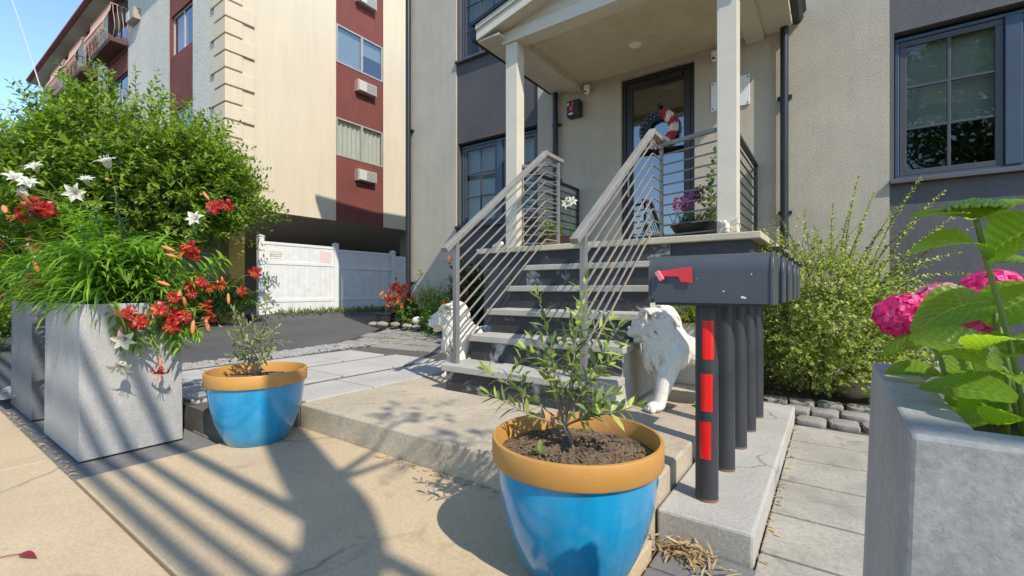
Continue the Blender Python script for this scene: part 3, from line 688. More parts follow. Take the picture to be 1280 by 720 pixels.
# front face towards the street
FB = [(-13.54, -15.13, 'w'), (-18.72, -20.9, 'b'), (-22.19, -23.72, 'b'), (-24.98, -27.03, 'b')]
fF = lambda x, q, d: (x, AY + d, q)
mb = MB(); xs = [AX, -13.54, -15.13, -18.72, -20.9, -22.19, -23.72, -24.98, -27.03, -31.6]
for i in range(0, 9, 2): wall(mb, (xs[i + 1], xs[i]), (APB, APT), [], fF, .05)
mb.quad((-31.6, AY, .2), (-31.6, 16, .2), (-31.6, 16, APT), (-31.6, AY, APT))
obj('wall', mb, 'apartment_white', apt)
for a, b, kind in FB:
    zs_ = (4.84, 7.48); fd = .03 if kind == 'w' else .03
    hs = [(b + .04, a - .04, q, min(q + (1.12 if kind == 'w' else 1.8), APT - .1)) for q in ((4.80, 7.47, 10.0) if kind == 'w' else (3.7, 6.38, 9.06))]
    fQ = lambda x, q, d: (x, AY + .03 + d, q)
    mb = wall(MB(), (b, a), (APB, APT), hs, fQ, .1)
    for x in (a, b): mb.quad((x, AY, APB), (x, AY + .03, APB), (x, AY + .03, APT), (x, AY, APT))
    obj('red_panel', mb, 'red_stucco', apt)
    for h in hs:
        t = .05; y = AY + .08; f = MB().box(h[0], h[1], y, y + .05, h[2], h[2] + t).box(h[0], h[1], y, y + .05, h[3] - t, h[3]); xm = lerp(h[0], h[1], .5)
        for x in (h[0], xm - t / 2, h[1] - t): f.box(x, x + t, y + .001, y + .049, h[2] + t, h[3] - t)
        w_ = obj('window', f, 'alu' if kind == 'w' else 'dark_sash', apt)
        obj('pane', MB().quad((h[0], y + .02, h[2]), (h[1], y + .02, h[2]), (h[1], y + .02, h[3]), (h[0], y + .02, h[3])), 'sky_glass', w_)
        obj('curtain', MB().quad((h[0], y + .1, h[2]), (xm, y + .1, h[2]), (xm, y + .1, h[3]), (h[0], y + .1, h[3])), 'blind', w_)
        obj('room', MB().quad((h[0], y + .5, h[2]), (h[1], y + .5, h[2]), (h[1], y + .5, h[3]), (h[0], y + .5, h[3])), 'dark_interior', w_)
# corner quoins, alternately long and short
mb = MB(); q = APB + .05; k = 0
while q < APT - .2:
    lx, ly = (.78, .34) if k % 2 == 0 else (.55, .62)
    mb.prism([(AX + .05, AY - .05), (AX + .05, AY + ly), (AX - .03, AY + ly), (AX - .03, AY + .03), (AX - lx, AY + .03), (AX - lx, AY - .05)], 2, q, q + .36); q += .40; k += 1
obj('quoins', mb, 'apartment_stucco', apt, bevel=.012)
# balconies with belly-shaped iron bars
def balcony(x0, x1, zf):
    D = .46; s = obj('balcony', MB().box(x0, x1, AY - D, AY - .01, zf - .16, zf), 'brown_slab', apt, bevel=.01)
    prof = [(0, 0), (.10, .06), (.19, .20), (.20, .36), (.13, .58), (.03, .82), (0, 1.05)]
    mb = MB(); n = int((x1 - x0) / .12)
    for i in range(n + 1):
        x = lerp(x0 + .03, x1 - .03, i / n); mb.tube([(x, AY - D - o + .03, zf + h) for o, h in prof], .011, 5)
    for xx, sg in ((x0 + .03, -1), (x1 - .03, 1)):
        for j in range(4):
            y = AY - .06 - j * .11; mb.tube([(xx + sg * o, y, zf + h) for o, h in prof], .011, 5)
        mb.tube([(xx, AY, zf + 1.05), (xx, AY - D + .03, zf + 1.05)], .022, 6)
    mb.tube([(x0 + .03, AY - D + .03, zf + 1.05), (x1 - .03, AY - D + .03, zf + 1.05)], .022, 6)
    mb.tube([(x0 + .03, AY - D - .17, zf + .36), (x1 - .03, AY - D - .17, zf + .36)], .014, 6)
    obj('iron_railing', mb, 'iron_pink', s)
for x0, x1 in ((-21.0, -18.66), (-24.0, -22.1), (-27.1, -24.9)):
    for zf in (6.36, 9.04): balcony(x0, x1, zf)
ac_unit((-17.85, AY, 9.52), (0, -1, 0))
# eave soffit and tiled mansard edge
obj('eave', MB().box(-31.9, AX + .02, AY - .45, AY + .2, APT, APT + .12), 'apartment_white', apt)
mb = MB()
for i in range(134):
    x = AX - .02 - i * .15
    for j in range(5):
        y = AY - .50 + j * .12; zz = APT - .02 + j * .20
        mb.tube([(x, y - .02, zz), (x, y + .13, zz + .23)], [.085, .07], 6)
obj('roof', mb, 'roof_tile', apt)
obj('roof_slope', MB().prism([(AY - .42, APT + .12), (AY + .2, APT + 1.2), (16, APT + 1.2), (16, APT)], 0, -31.9, AX - .01), 'roof_tile', apt)
# carport: lined soffit, corner column, dark back walls
obj('carport_ceiling', MB().quad((-31.6, AY, APB), (AX, AY, APB), (AX, 30, APB), (-31.6, 30, APB)), 'carport_strips', apt)
obj('carport_column', MB().box(-12.15, -11.68, 4.86, 5.22, .15, APB - .002), 'yellow_paint', apt, bevel=.01)
obj('carport_column', MB().box(-13.3, -12.9, 4.86, 5.22, .15, APB - .002), 'apartment_white', apt, bevel=.01)
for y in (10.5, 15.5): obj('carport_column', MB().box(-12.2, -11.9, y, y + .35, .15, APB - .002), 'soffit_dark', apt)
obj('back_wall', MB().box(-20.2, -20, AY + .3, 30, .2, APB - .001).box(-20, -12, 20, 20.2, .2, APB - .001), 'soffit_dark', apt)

# white vinyl fence under the overhang
FX = -11.5
fence = thing('vinyl_fence', 'white vinyl privacy fence along driveway below apartment overhang', 'fence', (FX, 8, .3))
posts = [5.50, 7.56, 9.60, 11.65, 13.7]; tops = [2.20, 2.16, 2.08, 2.02, 1.98]
for k, (y, zt) in enumerate(zip(posts, tops)):
    p = obj('post', MB().box(FX - .065, FX + .065, y - .065, y + .065, .12, zt + .09), 'white_vinyl', fence, bevel=.006)
    obj('cap', MB().box(FX - .075, FX + .075, y - .075, y + .075, zt + .091, zt + .11).add([(FX - .07, y - .07, zt + .111), (FX + .07, y - .07, zt + .111), (FX + .07, y + .07, zt + .111), (FX - .07, y + .07, zt + .111), (FX, y, zt + .15)], [(0, 1, 4), (1, 2, 4), (2, 3, 4), (3, 0, 4)]), 'white_vinyl', p)
    if k < 4:
        a, b, zt = y + .066, posts[k + 1] - .066, (zt + tops[k + 1]) / 2
        obj('panel', MB().box(FX - .016, FX + .016, a, b, .35, zt - .02), 'vinyl_board', fence)
        for z0, z1 in ((zt - .07, zt), (zt - .56, zt - .47), (.66, .75)): obj('rail', MB().box(FX - .03, FX + .03, a + .001, b - .001, z0, z1), 'white_vinyl', fence, bevel=.005)
sg = tag(obj('fence_sign', MB().box(FX + .017, FX + .022, 5.68, 6.06, 1.72, 2.04), 'sign_paper'), 'weathered white notice with dark lettering at the left end of the fence', 'sign')
ik = MB()
for row, (z0, h) in enumerate(((1.93, .016), (1.872, .028), (1.822, .028), (1.765, .012))):
    y = 5.715
    while y < 6.02:
        wd = random.uniform(.012, .024); ik.box(FX + .0221, FX + .0226, y, y + wd * .45, z0 - h / 2, z0 + h / 2).box(FX + .0221, FX + .0226, y + wd * .45, y + wd, z0 + h * random.choice((-.5, .1)), z0 + h * .5 + .001); y += wd + random.choice((.006, .006, .02))
obj('lettering', ik, 'ink', sg)
tag(obj('fence_sign', MB().box(FX + .017, FX + .022, 7.08, 7.42, 1.72, 2.03), 'sign_pink'), 'faded pinkish notice beside the middle fence post', 'sign')

# ================================================================== MAILBOXES
ends = [('foremost mailbox, its whole side showing a raised red flag and red reflectors on its post'), ('second mailbox in the row, right behind the foremost one'),
        ('middle mailbox of the row of five, third post from the front'), ('fourth mailbox from the front, second from the house end'), ('rearmost mailbox of the row, nearest the green shrub')]
def make_mailbox():
    t = thing('mailbox', ends[0], 'mailbox', (-.46, 2.16, .06), 'black mailboxes in a row on the plinth', world=False)
    obj('post', MB().lathe([(0, 0), (.048, 0), (.048, .87), (0, .87)], 28), 'post_metal', t, smooth='auto')
    obj('rust_ring', MB().lathe([(.0485, 0), (.0490, .003), (.0487, .008), (.0484, .012)], 28), 'rust', t, smooth='auto')
    W_, H_ = .088, .215; x0, x1, zb = -.225, .255, .878
    P = [(-W_, zb), (W_, zb), (W_, zb + H_ - .075)] + [(W_ * math.cos(a), zb + H_ - .075 + .075 * math.sin(a)) for a in np.linspace(.15, math.pi - .15, 14)] + [(-W_, zb + H_ - .075)]
    obj('box', MB().prism(P, 0, x0, x1), 'mailbox_metal', t, smooth='auto')
    obj('base_plate', MB().box(x0 + .02, x1 - .02, -W_ + .005, W_ - .005, zb - .012, zb - .001), 'black_metal', t)
    grow = lambda e: [(y * (1 + e), zb + H_ / 2 + (q - zb - H_ / 2) * (1 + e)) for y, q in P]
    d = obj('door', MB().prism(grow(.05), 0, x1 + .001, x1 + .014), 'mailbox_metal', t, bevel=.003)
    obj('latch', MB().box(x1 + .0, x1 + .03, -.012, .012, zb + H_ - .0, zb + H_ + .022), 'black_metal', d, bevel=.003)
    obj('back_rim', MB().prism(grow(.03), 0, x0 - .010, x0 - .001), 'mailbox_metal', t, bevel=.002)
    obj('rivet', MB().ell((x0 + .012, -W_ - .001, zb + .012), (.007, .003, .007), None, 10, 6), 'black_metal', t)
    y = -W_ - .002
    f = obj('flag', MB().prism([(x0 + .028, zb + .118), (x0 + .028, zb + .140), (x0 + .185, zb + .158), (x0 + .187, zb + .088), (x0 + .138, zb + .092), (x0 + .128, zb + .116)], 1, y - .010, y - .006), 'mail_red', t, bevel=.001)
    obj('flag_grip', MB().bar((x0 + .036, y - .02, zb + .140), (x0 + .060, y - .02, zb + .100), .022, .020, (0, 1, 0)), 'flag_lamp', f, bevel=.003)
    return t
mail = make_mailbox()
for k, y in enumerate((2.57, 2.97, 3.36, 3.75)):
    c = dup(mail); c.location = (-.458, y, .06); c.rotation_euler = (0, 0, R((1.5, -1, .8, -1.2)[k])); c['label'] = ends[k + 1]
def reflector(z0, z1, a0, a1):
    mb = MB(); n = 8; a0, a1 = R(a0), R(a1); r = .0488
    mb.add([(r * math.cos(lerp(a0, a1, i / n)), r * math.sin(lerp(a0, a1, i / n)), q) for q in (z0, z1) for i in range(n + 1)], [(i, i + 1, n + 2 + i, n + 1 + i) for i in range(n)])
    obj('reflector', mb, 'reflector_red', mail)
for args in ((.63, .80, -100, -42), (.40, .565, -108, -50), (.19, .355, -116, -58)): reflector(*args)
sc_ = MB()
for cx, cz, r1, r2 in ((.085, .93, .007, .0022), (.158, .905, .009, .006), (.166, .903, .006, .005), (-.02, .985, .0025, .0015), (.19, 1.0, .002, .004)):
    P = [(cx + r1 * math.cos(a) * random.uniform(.6, 1.2), cz + r2 * math.sin(a) * random.uniform(.6, 1.2)) for a in np.linspace(0, 5.7, 9)]
    sc_.add([(x, -.0886, q) for x, q in P], [tuple(range(9))])
obj('paint_chip', sc_, 'sign_paper', mail)

# ================================================================== POTS AND PLANTERS
def make_pot():
    t = thing('glazed_pot', 'large blue glazed pot with ochre rim in the foreground, holding an olive', 'pot', (-.757, 1.469, 0), 'blue pots with ochre rims', world=False)
    body = [(0, .0), (.165, 0), (.185, .012), (.222, .09), (.252, .17), (.274, .26), (.284, .34), (.286, .40), (.27, .40), (.26, .36), (0, .36)]
    obj('body', MB().lathe(body, 72), 'pot_blue', t, smooth='auto')
    rim = [(.287, .392), (.300, .394), (.303, .400), (.304, .468), (.301, .474), (.291, .475), (.288, .470), (.284, .38)]
    obj('rim', MB().lathe(rim, 72), 'pot_ochre', t, smooth='auto')
    return t
def soil_disc(t, r, z, n=26, amp=.007):
    mb = MB(); vs = []; fs = []; K = 22
    for i in range(K + 1):
        for j in range(64):
            q = r * i / K; a = 2 * math.pi * j / 64
            vs.append((q * math.cos(a), q * math.sin(a), z + random.uniform(-amp, amp) * (i < K) + .02 * (1 - (i / K) ** 2)))
    fs = [(i * 64 + j, i * 64 + (j + 1) % 64, (i + 1) * 64 + (j + 1) % 64, (i + 1) * 64 + j) for i in range(K) for j in range(64)]
    mb.add(vs, fs)
    for i in range(800):
        a = random.uniform(0, 6.28); q = r * math.sqrt(random.random()); s_ = random.uniform(.002, .0065)
        mb.ell((q * math.cos(a), q * math.sin(a), z + .022 * (1 - (q / r) ** 2) + s_ * .3), (s_ * random.uniform(1, 2), s_, s_ * .8), Matrix.Rotation(random.uniform(0, 3), 3, 'Z'), 6, 4)
    return obj('soil', mb, 'potting_soil', t)
pot = make_pot(); pot2 = dup(pot); pot2.location = (-3.134, 1.48, -.008); pot2.rotation_euler = (0, 0, 2)
pot2['label'] = 'blue glazed pot with ochre rim standing beside the tall grey lily planter'
soil_disc(pot, .285, .405); soil_disc(pot2, .285, .40)
def box_planter(name, label, x0, x1, y0, y1, z0, z1, mat, th=.05, flare=0):
    t = thing(name, label, 'planter', ((x0 + x1) / 2, (y0 + y1) / 2, z0))
    def ring(e, z, inn=0): return [(x0 - e + inn, y0 - e + inn, z), (x1 + e - inn, y0 - e + inn, z), (x1 + e - inn, y1 + e - inn, z), (x0 - e + inn, y1 + e - inn, z)]
    vs = ring(flare, z0) + ring(0, z1) + ring(0, z1, th) + ring(0, z1 - .25, th)
    fs = [tuple(range(4))[::-1]] + [(a * 4 + i, a * 4 + (i + 1) % 4, a * 4 + 4 + (i + 1) % 4, a * 4 + 4 + i) for a in range(3) for i in range(4)]
    obj('body', MB().add(vs, fs), mat, t, bevel=.004)
    mb = MB(); n = 20; X = np.linspace(x0 + th + .001, x1 - th - .001, n); Y = np.linspace(y0 + th + .001, y1 - th - .001, n)
    mb.add([(x, y, z1 - .045 + random.uniform(-.012, .012)) for y in Y for x in X], [(j * n + i, j * n + i + 1, (j + 1) * n + i + 1, (j + 1) * n + i) for j in range(n - 1) for i in range(n - 1)])
    obj('soil', mb, 'potting_soil', t); return t
box_planter('box_planter', 'tall grey concrete planter overflowing with lilies, beside left blue pot', -4.45, -3.545, .685, 1.185, .0, .91, 'planter_concrete', .05, .006)
box_planter('box_planter', 'concrete planter coloured as in shade at the left edge of the photo behind the lily planter', -5.82, -4.95, .69, 1.19, .0, .90, 'shaded_planter', .05, .006)
box_planter('box_planter', 'close-up grey concrete planter holding the pink hydrangea', .058, .95, .545, 1.04, -.055, .868, 'planter_concrete', .052, .03)
np_ = thing('nursery_pot', 'small black plastic nursery pot on the rocks above the paved bank', 'pot', (-6.41, 5.2, .34))
obj('body', MB().lathe([(0, 0), (.14, 0), (.17, .20), (.19, .20), (.19, .23), (.175, .23), (.165, .17), (0, .17)], 26, (-6.41, 5.2, .36)), 'nursery_black', np_, smooth='auto')
bw = thing('bowl_planter', 'wide black bowl of purple flowers on porch behind right railing', 'planter', (-1.08, 4.68, 1.475))
obj('body', MB().lathe([(0, 0), (.13, 0), (.20, .06), (.26, .15), (.25, .15), (.235, .13), (0, .125)], 36, (-1.08, 4.68, 1.476)), 'nursery_black', bw, smooth='auto')
tb = thing('trough_planter', 'brown trough planter on porch behind left stair railing', 'planter', (-2.7, 4.75, 1.475))
obj('body', MB().prism([(4.66, 1.477), (4.86, 1.477), (4.89, 1.62), (4.86, 1.62), (4.85, 1.59), (4.67, 1.59), (4.66, 1.62), (4.63, 1.62)], 0, -2.96, -2.36), 'brown_slab', tb, bevel=.005)

# ================================================================== FOLIAGE HELPERS
def sprig(mb, stem, pts, r0, L, W, gap, pair=True, droop=.12, up=.5, skip=.1):
    """woody twig along pts with leaves set along it"""
    pts = [Vector(p) for p in pts]
    fine = []
    for i in range(len(pts) - 1):
        a, b = pts[max(i - 1, 0)], pts[i]; c = pts[i + 1]; d = pts[min(i + 2, len(pts) - 1)]
        for k in range(6):
            t_ = k / 6; fine.append(.5 * ((2 * b) + (c - a) * t_ + (2 * a - 5 * b + 4 * c - d) * t_ * t_ + (3 * b - a - 3 * c + d) * t_ ** 3))
    fine.append(pts[-1]); n = len(fine)
    stem.tube(fine, [lerp(r0, r0 * .3, i / (n - 1)) for i in range(n)], 6)
    tot = sum((fine[i + 1] - fine[i]).length for i in range(n - 1)); P = []; D = []; U = []; LL = []
    acc = 0; nxt = tot * skip; ang = random.uniform(0, 6)
    for i in range(n - 1):
        seg = fine[i + 1] - fine[i]; d = seg.normalized()
        while nxt < acc + seg.length:
            p = fine[i] + d * (nxt - acc); o = d.orthogonal().normalized(); ang += 1.57 + random.uniform(-.4, .4)
            for s_ in ((0, math.pi) if pair else (0,)):
                sd = Matrix.Rotation(ang + s_, 3, d) @ o
                dd = (d * (.7 + random.uniform(-.2, .3)) + sd + rv() * .18).normalized()
                P.append(p); D.append(dd); U.append((Vector((0, 0, 1)) * up + d * .6 + rv() * .4)); LL.append(L * random.uniform(.65, 1.15) * (.55 + .45 * min(1, (tot - nxt) / (tot * .25) + .25)))
            nxt += gap * random.uniform(.7, 1.3)
        acc += seg.length
    for k in range(3):
        P.append(fine[-1]); D.append((fine[-1] - fine[-2]).normalized() + rv() * .35); U.append(rv()); LL.append(L * .7)
    LL = np.array(LL); mb.leaves(P, D, U, LL, LL * W, droop, .25)
def olive(name, label, base, fork, tips, mat, L=.05, W=.115, gap=.02, sub=True, nsub=2):
    t = thing(name, label, 'olive tree', base); st = MB(); lf = MB(); b = Vector(base); f = Vector(fork)
    st.tube([b, lerp(b, f, .5) + Vector((.008, .004, 0)), f], [.0085, .0075, .0065], 8)
    for tp in tips:
        tp = Vector(tp); v = tp - f; mid = f + v * .45 + Vector((v.x * -.06, v.y * -.06, -.03 * abs(v.x))) + rv() * .012
        sprig(lf, st, [f, mid, lerp(mid, tp, .55) + rv() * .01, tp], .0045, L, W, gap, skip=.24)
        if sub:
            for k in range(nsub):
                q = lerp(mid, tp, random.uniform(.0, .6)); e = q + (v.normalized() * .5 + rv() * .8 + Vector((0, 0, .35))).normalized() * random.uniform(.09, .18)
                sprig(lf, st, [q, lerp(q, e, .5) + rv() * .01, e], .003, L * .9, W, gap, skip=.15)
    obj('branches', st, 'olive_bark', t, smooth=True); obj('foliage', lf, mat, t); return t
olive('young_olive_tree', 'leafy young olive tree planted in the foreground blue pot', (-.765, 1.46, .41), (-.80, 1.46, .50),
      [(-.71, 1.45, 1.03), (-.92, 1.47, .97), (-.58, 1.42, .87), (-1.12, 1.40, .68), (-1.0, 1.55, .80), (-.58, 1.38, .66), (-.55, 1.50, .60), (-.82, 1.40, .80), (-.64, 1.58, .78), (-.76, 1.52, .92), (-1.06, 1.35, .60)], 'olive_leaf', .074, .135, .026, True, 1)
sp = MB(); sp.leaves([(-.83, 1.34, .425)] * 3, [(-.4, -.5, .5), (.7, -.2, .35), (-.1, .2, .8)], [(0, 0, 1)] * 3, [.06, .07, .05], [.011] * 3)
tag(obj('seedling', sp, 'garden_leaf'), 'tiny green seedling in the soil of the foreground pot', 'seedling')
olive('young_olive_tree', 'sparse grey-green olive tree planted in the left blue pot', (-3.13, 1.49, .42), (-3.12, 1.48, .52),
      [(-2.99, 1.48, 1.05), (-2.90, 1.50, .80), (-3.36, 1.42, .86), (-3.46, 1.40, .72), (-2.90, 1.45, .62), (-3.36, 1.5, .52), (-3.2, 1.55, .70), (-3.05, 1.40, .64), (-3.25, 1.36, .56)], 'grey_olive_leaf', .062, .15, .026)

def crown(mb, c, rad, n, shoot, L, W, per=12, inner=.5, lobes=(), lo=-1, upb=.55, stem=None, sr=.006):
    """crown of leafy shoots spread over an uneven ellipsoid shell plus an inner filling"""
    c = np.array(c); rad = np.array(rad); P = []; D = []; U = []; LL = []
    ph = rng.uniform(0, 6.28, 6)
    for i in range(n):
        v = np.array(rv()); 
        if v[2] < lo: v[2] = -v[2] * .3
        wob = 1 + .12 * math.sin(3 * v[0] + ph[0] + 2.2 * v[2]) + .10 * math.sin(4.3 * v[1] + ph[1]) + .09 * math.sin(5 * v[2] + ph[2] + 3 * v[0])
        f = rng.uniform(.62, 1) ** .6 * wob; o = c + v * rad * f * (1 - .18)
        d = v * np.array([1, 1, .8]) + np.array([0, 0, upb]) + np.array(rv()) * .35; d /= np.linalg.norm(d); ln = shoot * rng.uniform(.5, 1.25)
        if stem is not None and i % 3 == 0: stem.tube([o - d * ln * .3, o + d * ln * .85], [sr, sr * .3], 4, False)
        e = np.cross(d, rv()); e /= np.linalg.norm(e); g = np.cross(d, e)
        for k in range(per):
            t_ = (k + .5) / per; a = k * 2.4; sd = e * math.cos(a) + g * math.sin(a)
            P.append(o + d * ln * t_ - np.array([0, 0, .25 * ln * t_ * t_])); D.append(d * .75 + sd * .9 + np.array(rv()) * .2); U.append(np.array([0, 0, 1.]) + d * .5 + np.array(rv()) * .35)
            LL.append(L * rng.uniform(.7, 1.15) * (1 - .45 * t_))
    for i in range(int(n * per * inner)):
        v = np.array(rv()); o = c + v * rad * rng.uniform(.35, .85)
        P.append(o); D.append(np.array(rv()) + v * .5); U.append(np.array(rv()) + np.array([0, 0, 1.])); LL.append(L * rng.uniform(.8, 1.3))
    LL = np.array(LL); mb.leaves(P, D, U, LL, LL * W, .2, .25)

# big rounded tree in front of the apartment block
t = thing('round_tree', 'large bushy bright green tree with rounded crown in front of apartment block', 'tree', (-11.7, 2.7, .1))
lf = MB(); st = MB()
crown(lf, (-11.45, 2.9, 2.95), (2.6, 2.4, 1.62), 1400, .72, .17, .22, 14, .4, stem=st, lo=-.8)
crown(lf, (-14.2, 2.2, 2.0), (2.4, 2.0, 1.65), 560, .7, .17, .22, 14, .4, stem=st, lo=-.8)
crown(lf, (-10.0, 3.5, 2.85), (1.45, 1.35, 1.05), 400, .6, .155, .22, 14, .4, stem=st, lo=-.9)
obj('crown', lf, 'tree_leaf', t)
for a in range(7):
    e = Vector((-11.7 + 1.5 * math.cos(a * .9), 2.7 + 1.4 * math.sin(a * .9), 2.6 + .6 * math.sin(a * 2)))
    st.tube([(-11.7 + .1 * math.cos(a), 2.7 + .1 * math.sin(a), .1), (-11.7 + .35 * math.cos(a * .9), 2.7 + .3 * math.sin(a * .9), 1.3), e], [.09, .06, .02], 8)
obj('trunk', st, 'bark', t, smooth=True)
t = thing('low_hedge', 'low clipped green hedge beneath the big tree beside yellow carport column', 'hedge', (-10.9, 4.2, .2))
lf = MB(); crown(lf, (-11.0, 4.1, .75), (.55, 1.2, .55), 330, .2, .085, .25, 10, .5, lo=-.5); obj('foliage', lf, 'garden_leaf', t)
st = MB(); [st.tube([(-11 + random.uniform(-.2, .2), 4.1 + random.uniform(-.7, .7), .1), (-11 + random.uniform(-.4, .4), 4.1 + random.uniform(-1, 1), .9)], [.015, .006], 5) for _ in range(9)]
obj('stems', st, 'bark', t)
# arching shrub by the wall on the right
t = thing('arching_shrub', 'yellow-green shrub with long arching shoots against house wall, right of mailboxes', 'shrub', (-.05, 5.2, 0))
lf = MB(); st = MB()
crown(lf, (-.05, 5.10, .70), (.84, .62, .66), 560, .30, .040, .32, 14, .35, stem=st, lo=-.9, sr=.003)
crown(lf, (-.05, 5.0, .42), (.82, .55, .42), 380, .22, .040, .32, 14, .4, stem=st, lo=-.9, sr=.003)
crown(lf, (-.22, 5.05, 1.1), (.50, .5, .50), 130, .30, .038, .32, 14, .2, stem=st, lo=-.5, sr=.003)
for tp in [(.19, 5.25, 2.02), (.77, 5.25, 1.82), (.75, 5.15, 1.42), (.67, 5.2, 1.2), (.46, 5.3, 1.72), (-.43, 5.0, 1.72), (-.56, 4.75, 1.55), (.95, 5.2, 1.50), (.12, 5.3, 1.72), (.82, 5.0, 1.28), (-.15, 5.3, 1.6), (.55, 5.0, 1.55), (.9, 5.35, 1.65), (.35, 5.3, 1.5), (-.3, 4.8, 1.4), (.6, 4.9, 1.05), (-.62, 4.6, 1.42), (.3, 5.2, 1.85), (.62, 5.2, 1.95), (.0, 5.0, 1.75), (.5, 4.8, 1.3), (.85, 4.9, 1.12), (-.5, 4.9, 1.3), (.2, 4.8, 1.5)]:
    tp = Vector(tp); b = Vector((tp.x * .25 - .02, 5.2, .75)); sprig(lf, st, [b, lerp(b, tp, .5) + Vector((0, 0, .12)), lerp(b, tp, .8) + Vector((0, 0, .07)), tp], .005, .038, .30, .021, droop=.1)
obj('foliage', lf, 'shrub_leaf', t)
for k in range(14):
    a = random.uniform(0, 6.28); st.tube([(-.05 + .1 * math.cos(a), 5.2 + .1 * math.sin(a), 0), (-.05 + .5 * math.cos(a), 5.2 + .4 * math.sin(a), .8)], [.012, .005], 6)
obj('stems', st, 'bark', t)
# small plants against the house
def bush(name, label, cat, c, rad, n, shoot, L, W, mat, base, per=10, inner=.4, lo=-.9, blooms=None):
    t = thing(name, label, cat, base); lf = MB(); st = MB()
    crown(lf, c, rad, n, shoot, L, W, per, inner, stem=st, lo=lo, sr=.003)
    for k in range(6): st.tube([(base[0] + random.uniform(-.03, .03), base[1] + random.uniform(-.03, .03), base[2]), (c[0] + random.uniform(-.5, .5) * rad[0], c[1] + random.uniform(-.5, .5) * rad[1], c[2])], [.007, .003], 5)
    obj('foliage', lf, mat, t); obj('stems', st, 'bark', t); return t
bush('lime_shrub', 'small lime-green heath-like shrub in low planter box behind front mailbox', 'shrub', (-.93, 4.15, .76), (.26, .10, .13), 190, .10, .028, .16, 'lime_leaf', (-.93, 4.18, .6), 12)
tr = bush('red_flowering_shrub', 'bushy plant covered in orange-red flowers at the house corner downpipe', 'flowering plant', (-6.0, 5.35, .58), (.20, .20, .28), 120, .12, .06, .28, 'garden_leaf', (-6.0, 5.35, .3))
def blooms(tr, c, s_, n, k, L, mat):
    for _ in range(n):
        q = [random.gauss(c[i], s_[i]) for i in range(3)]; fl = MB(); P = [tuple(q[i] + random.gauss(0, .012) for i in range(3)) for _ in range(k)]
        fl.leaves(P, [rv() for _ in P], [rv() for _ in P], L, L * .3, .5, .3); obj('flower', fl, mat, tr)
blooms(tr, (-6.06, 5.20, .88), (.14, .07, .10), 22, 7, .075, 'orange_petal')
bush('garden_shrub', 'leafy pale green shrub growing along stucco wall right of the hose tap', 'shrub', (-5.5, 5.5, .72), (.42, .25, .33), 150, .26, .055, .2, 'lime_leaf', (-5.5, 5.55, .3))
bush('garden_shrub', 'low dark green plant at wall foot just behind left lion', 'shrub', (-5.05, 5.2, .50), (.42, .28, .28), 130, .16, .06, .3, 'garden_leaf', (-5.05, 5.2, .25))
tr = bush('dark_leaved_shrub', 'tall dark-leaved shrub seen through the left stair railing', 'shrub', (-4.25, 5.0, .85), (.42, .35, .62), 260, .2, .055, .34, 'dark_leaf', (-4.25, 5.0, .2))
blooms(tr, (-4.3, 4.72, .95), (.2, .06, .25), 7, 6, .05, 'orange_petal')
t = thing('wilting_plant', 'wilting plant with drooping orange leaves in the small black nursery pot', 'plant', (-6.41, 5.2, .53))
st = MB().tube([(-6.41, 5.2, .53), (-6.39, 5.2, .75), (-6.36, 5.2, .92)], [.012, .009, .006], 6); obj('stem', st, 'olive_bark', t)
lf = MB(); P = [(-6.37 + random.gauss(0, .05), 5.2 + random.gauss(0, .04), .9 + random.gauss(0, .04)) for _ in range(18)]; lf.leaves(P, [Vector((random.uniform(-1, 1), random.uniform(-1, 1), random.uniform(-1, .1))) for _ in P], [rv() for _ in P], .11, .022, .5); obj('leaves', lf, 'orange_bud', t)
t = thing('creeping_plant', 'yellow-green runner creeping over the grey paved bank', 'plant', (-5.2, 4.6, .22)); lf = MB(); st = MB()
[sprig(lf, st, [(-5.6 + .25 * k, 4.42 + .12 * k, .22 + .03 * k), (-5.5 + .25 * k, 4.45 + .13 * k, .28 + .03 * k), (-5.38 + .24 * k, 4.50 + .13 * k, .26 + .03 * k)], .003, .045, .25, .04) for k in range(4)]; obj('leaves', lf, 'lime_leaf', t); obj('stem', st, 'stem_green', t)
# weeds along the fence
lf = MB()
for i in range(1500):
    y = random.uniform(5.6, 14); x = -11.05 + random.gauss(0, .10)
    lf.leaves([(x, y, .36)], [(random.gauss(0, .6), random.gauss(0, .6), 1)], [rv()], random.uniform(.06, .22), .012, .3)
o = obj('weeds', lf, 'weed'); o['kind'] = 'stuff'; o['label'] = 'strip of rough weeds along the foot of the white fence'

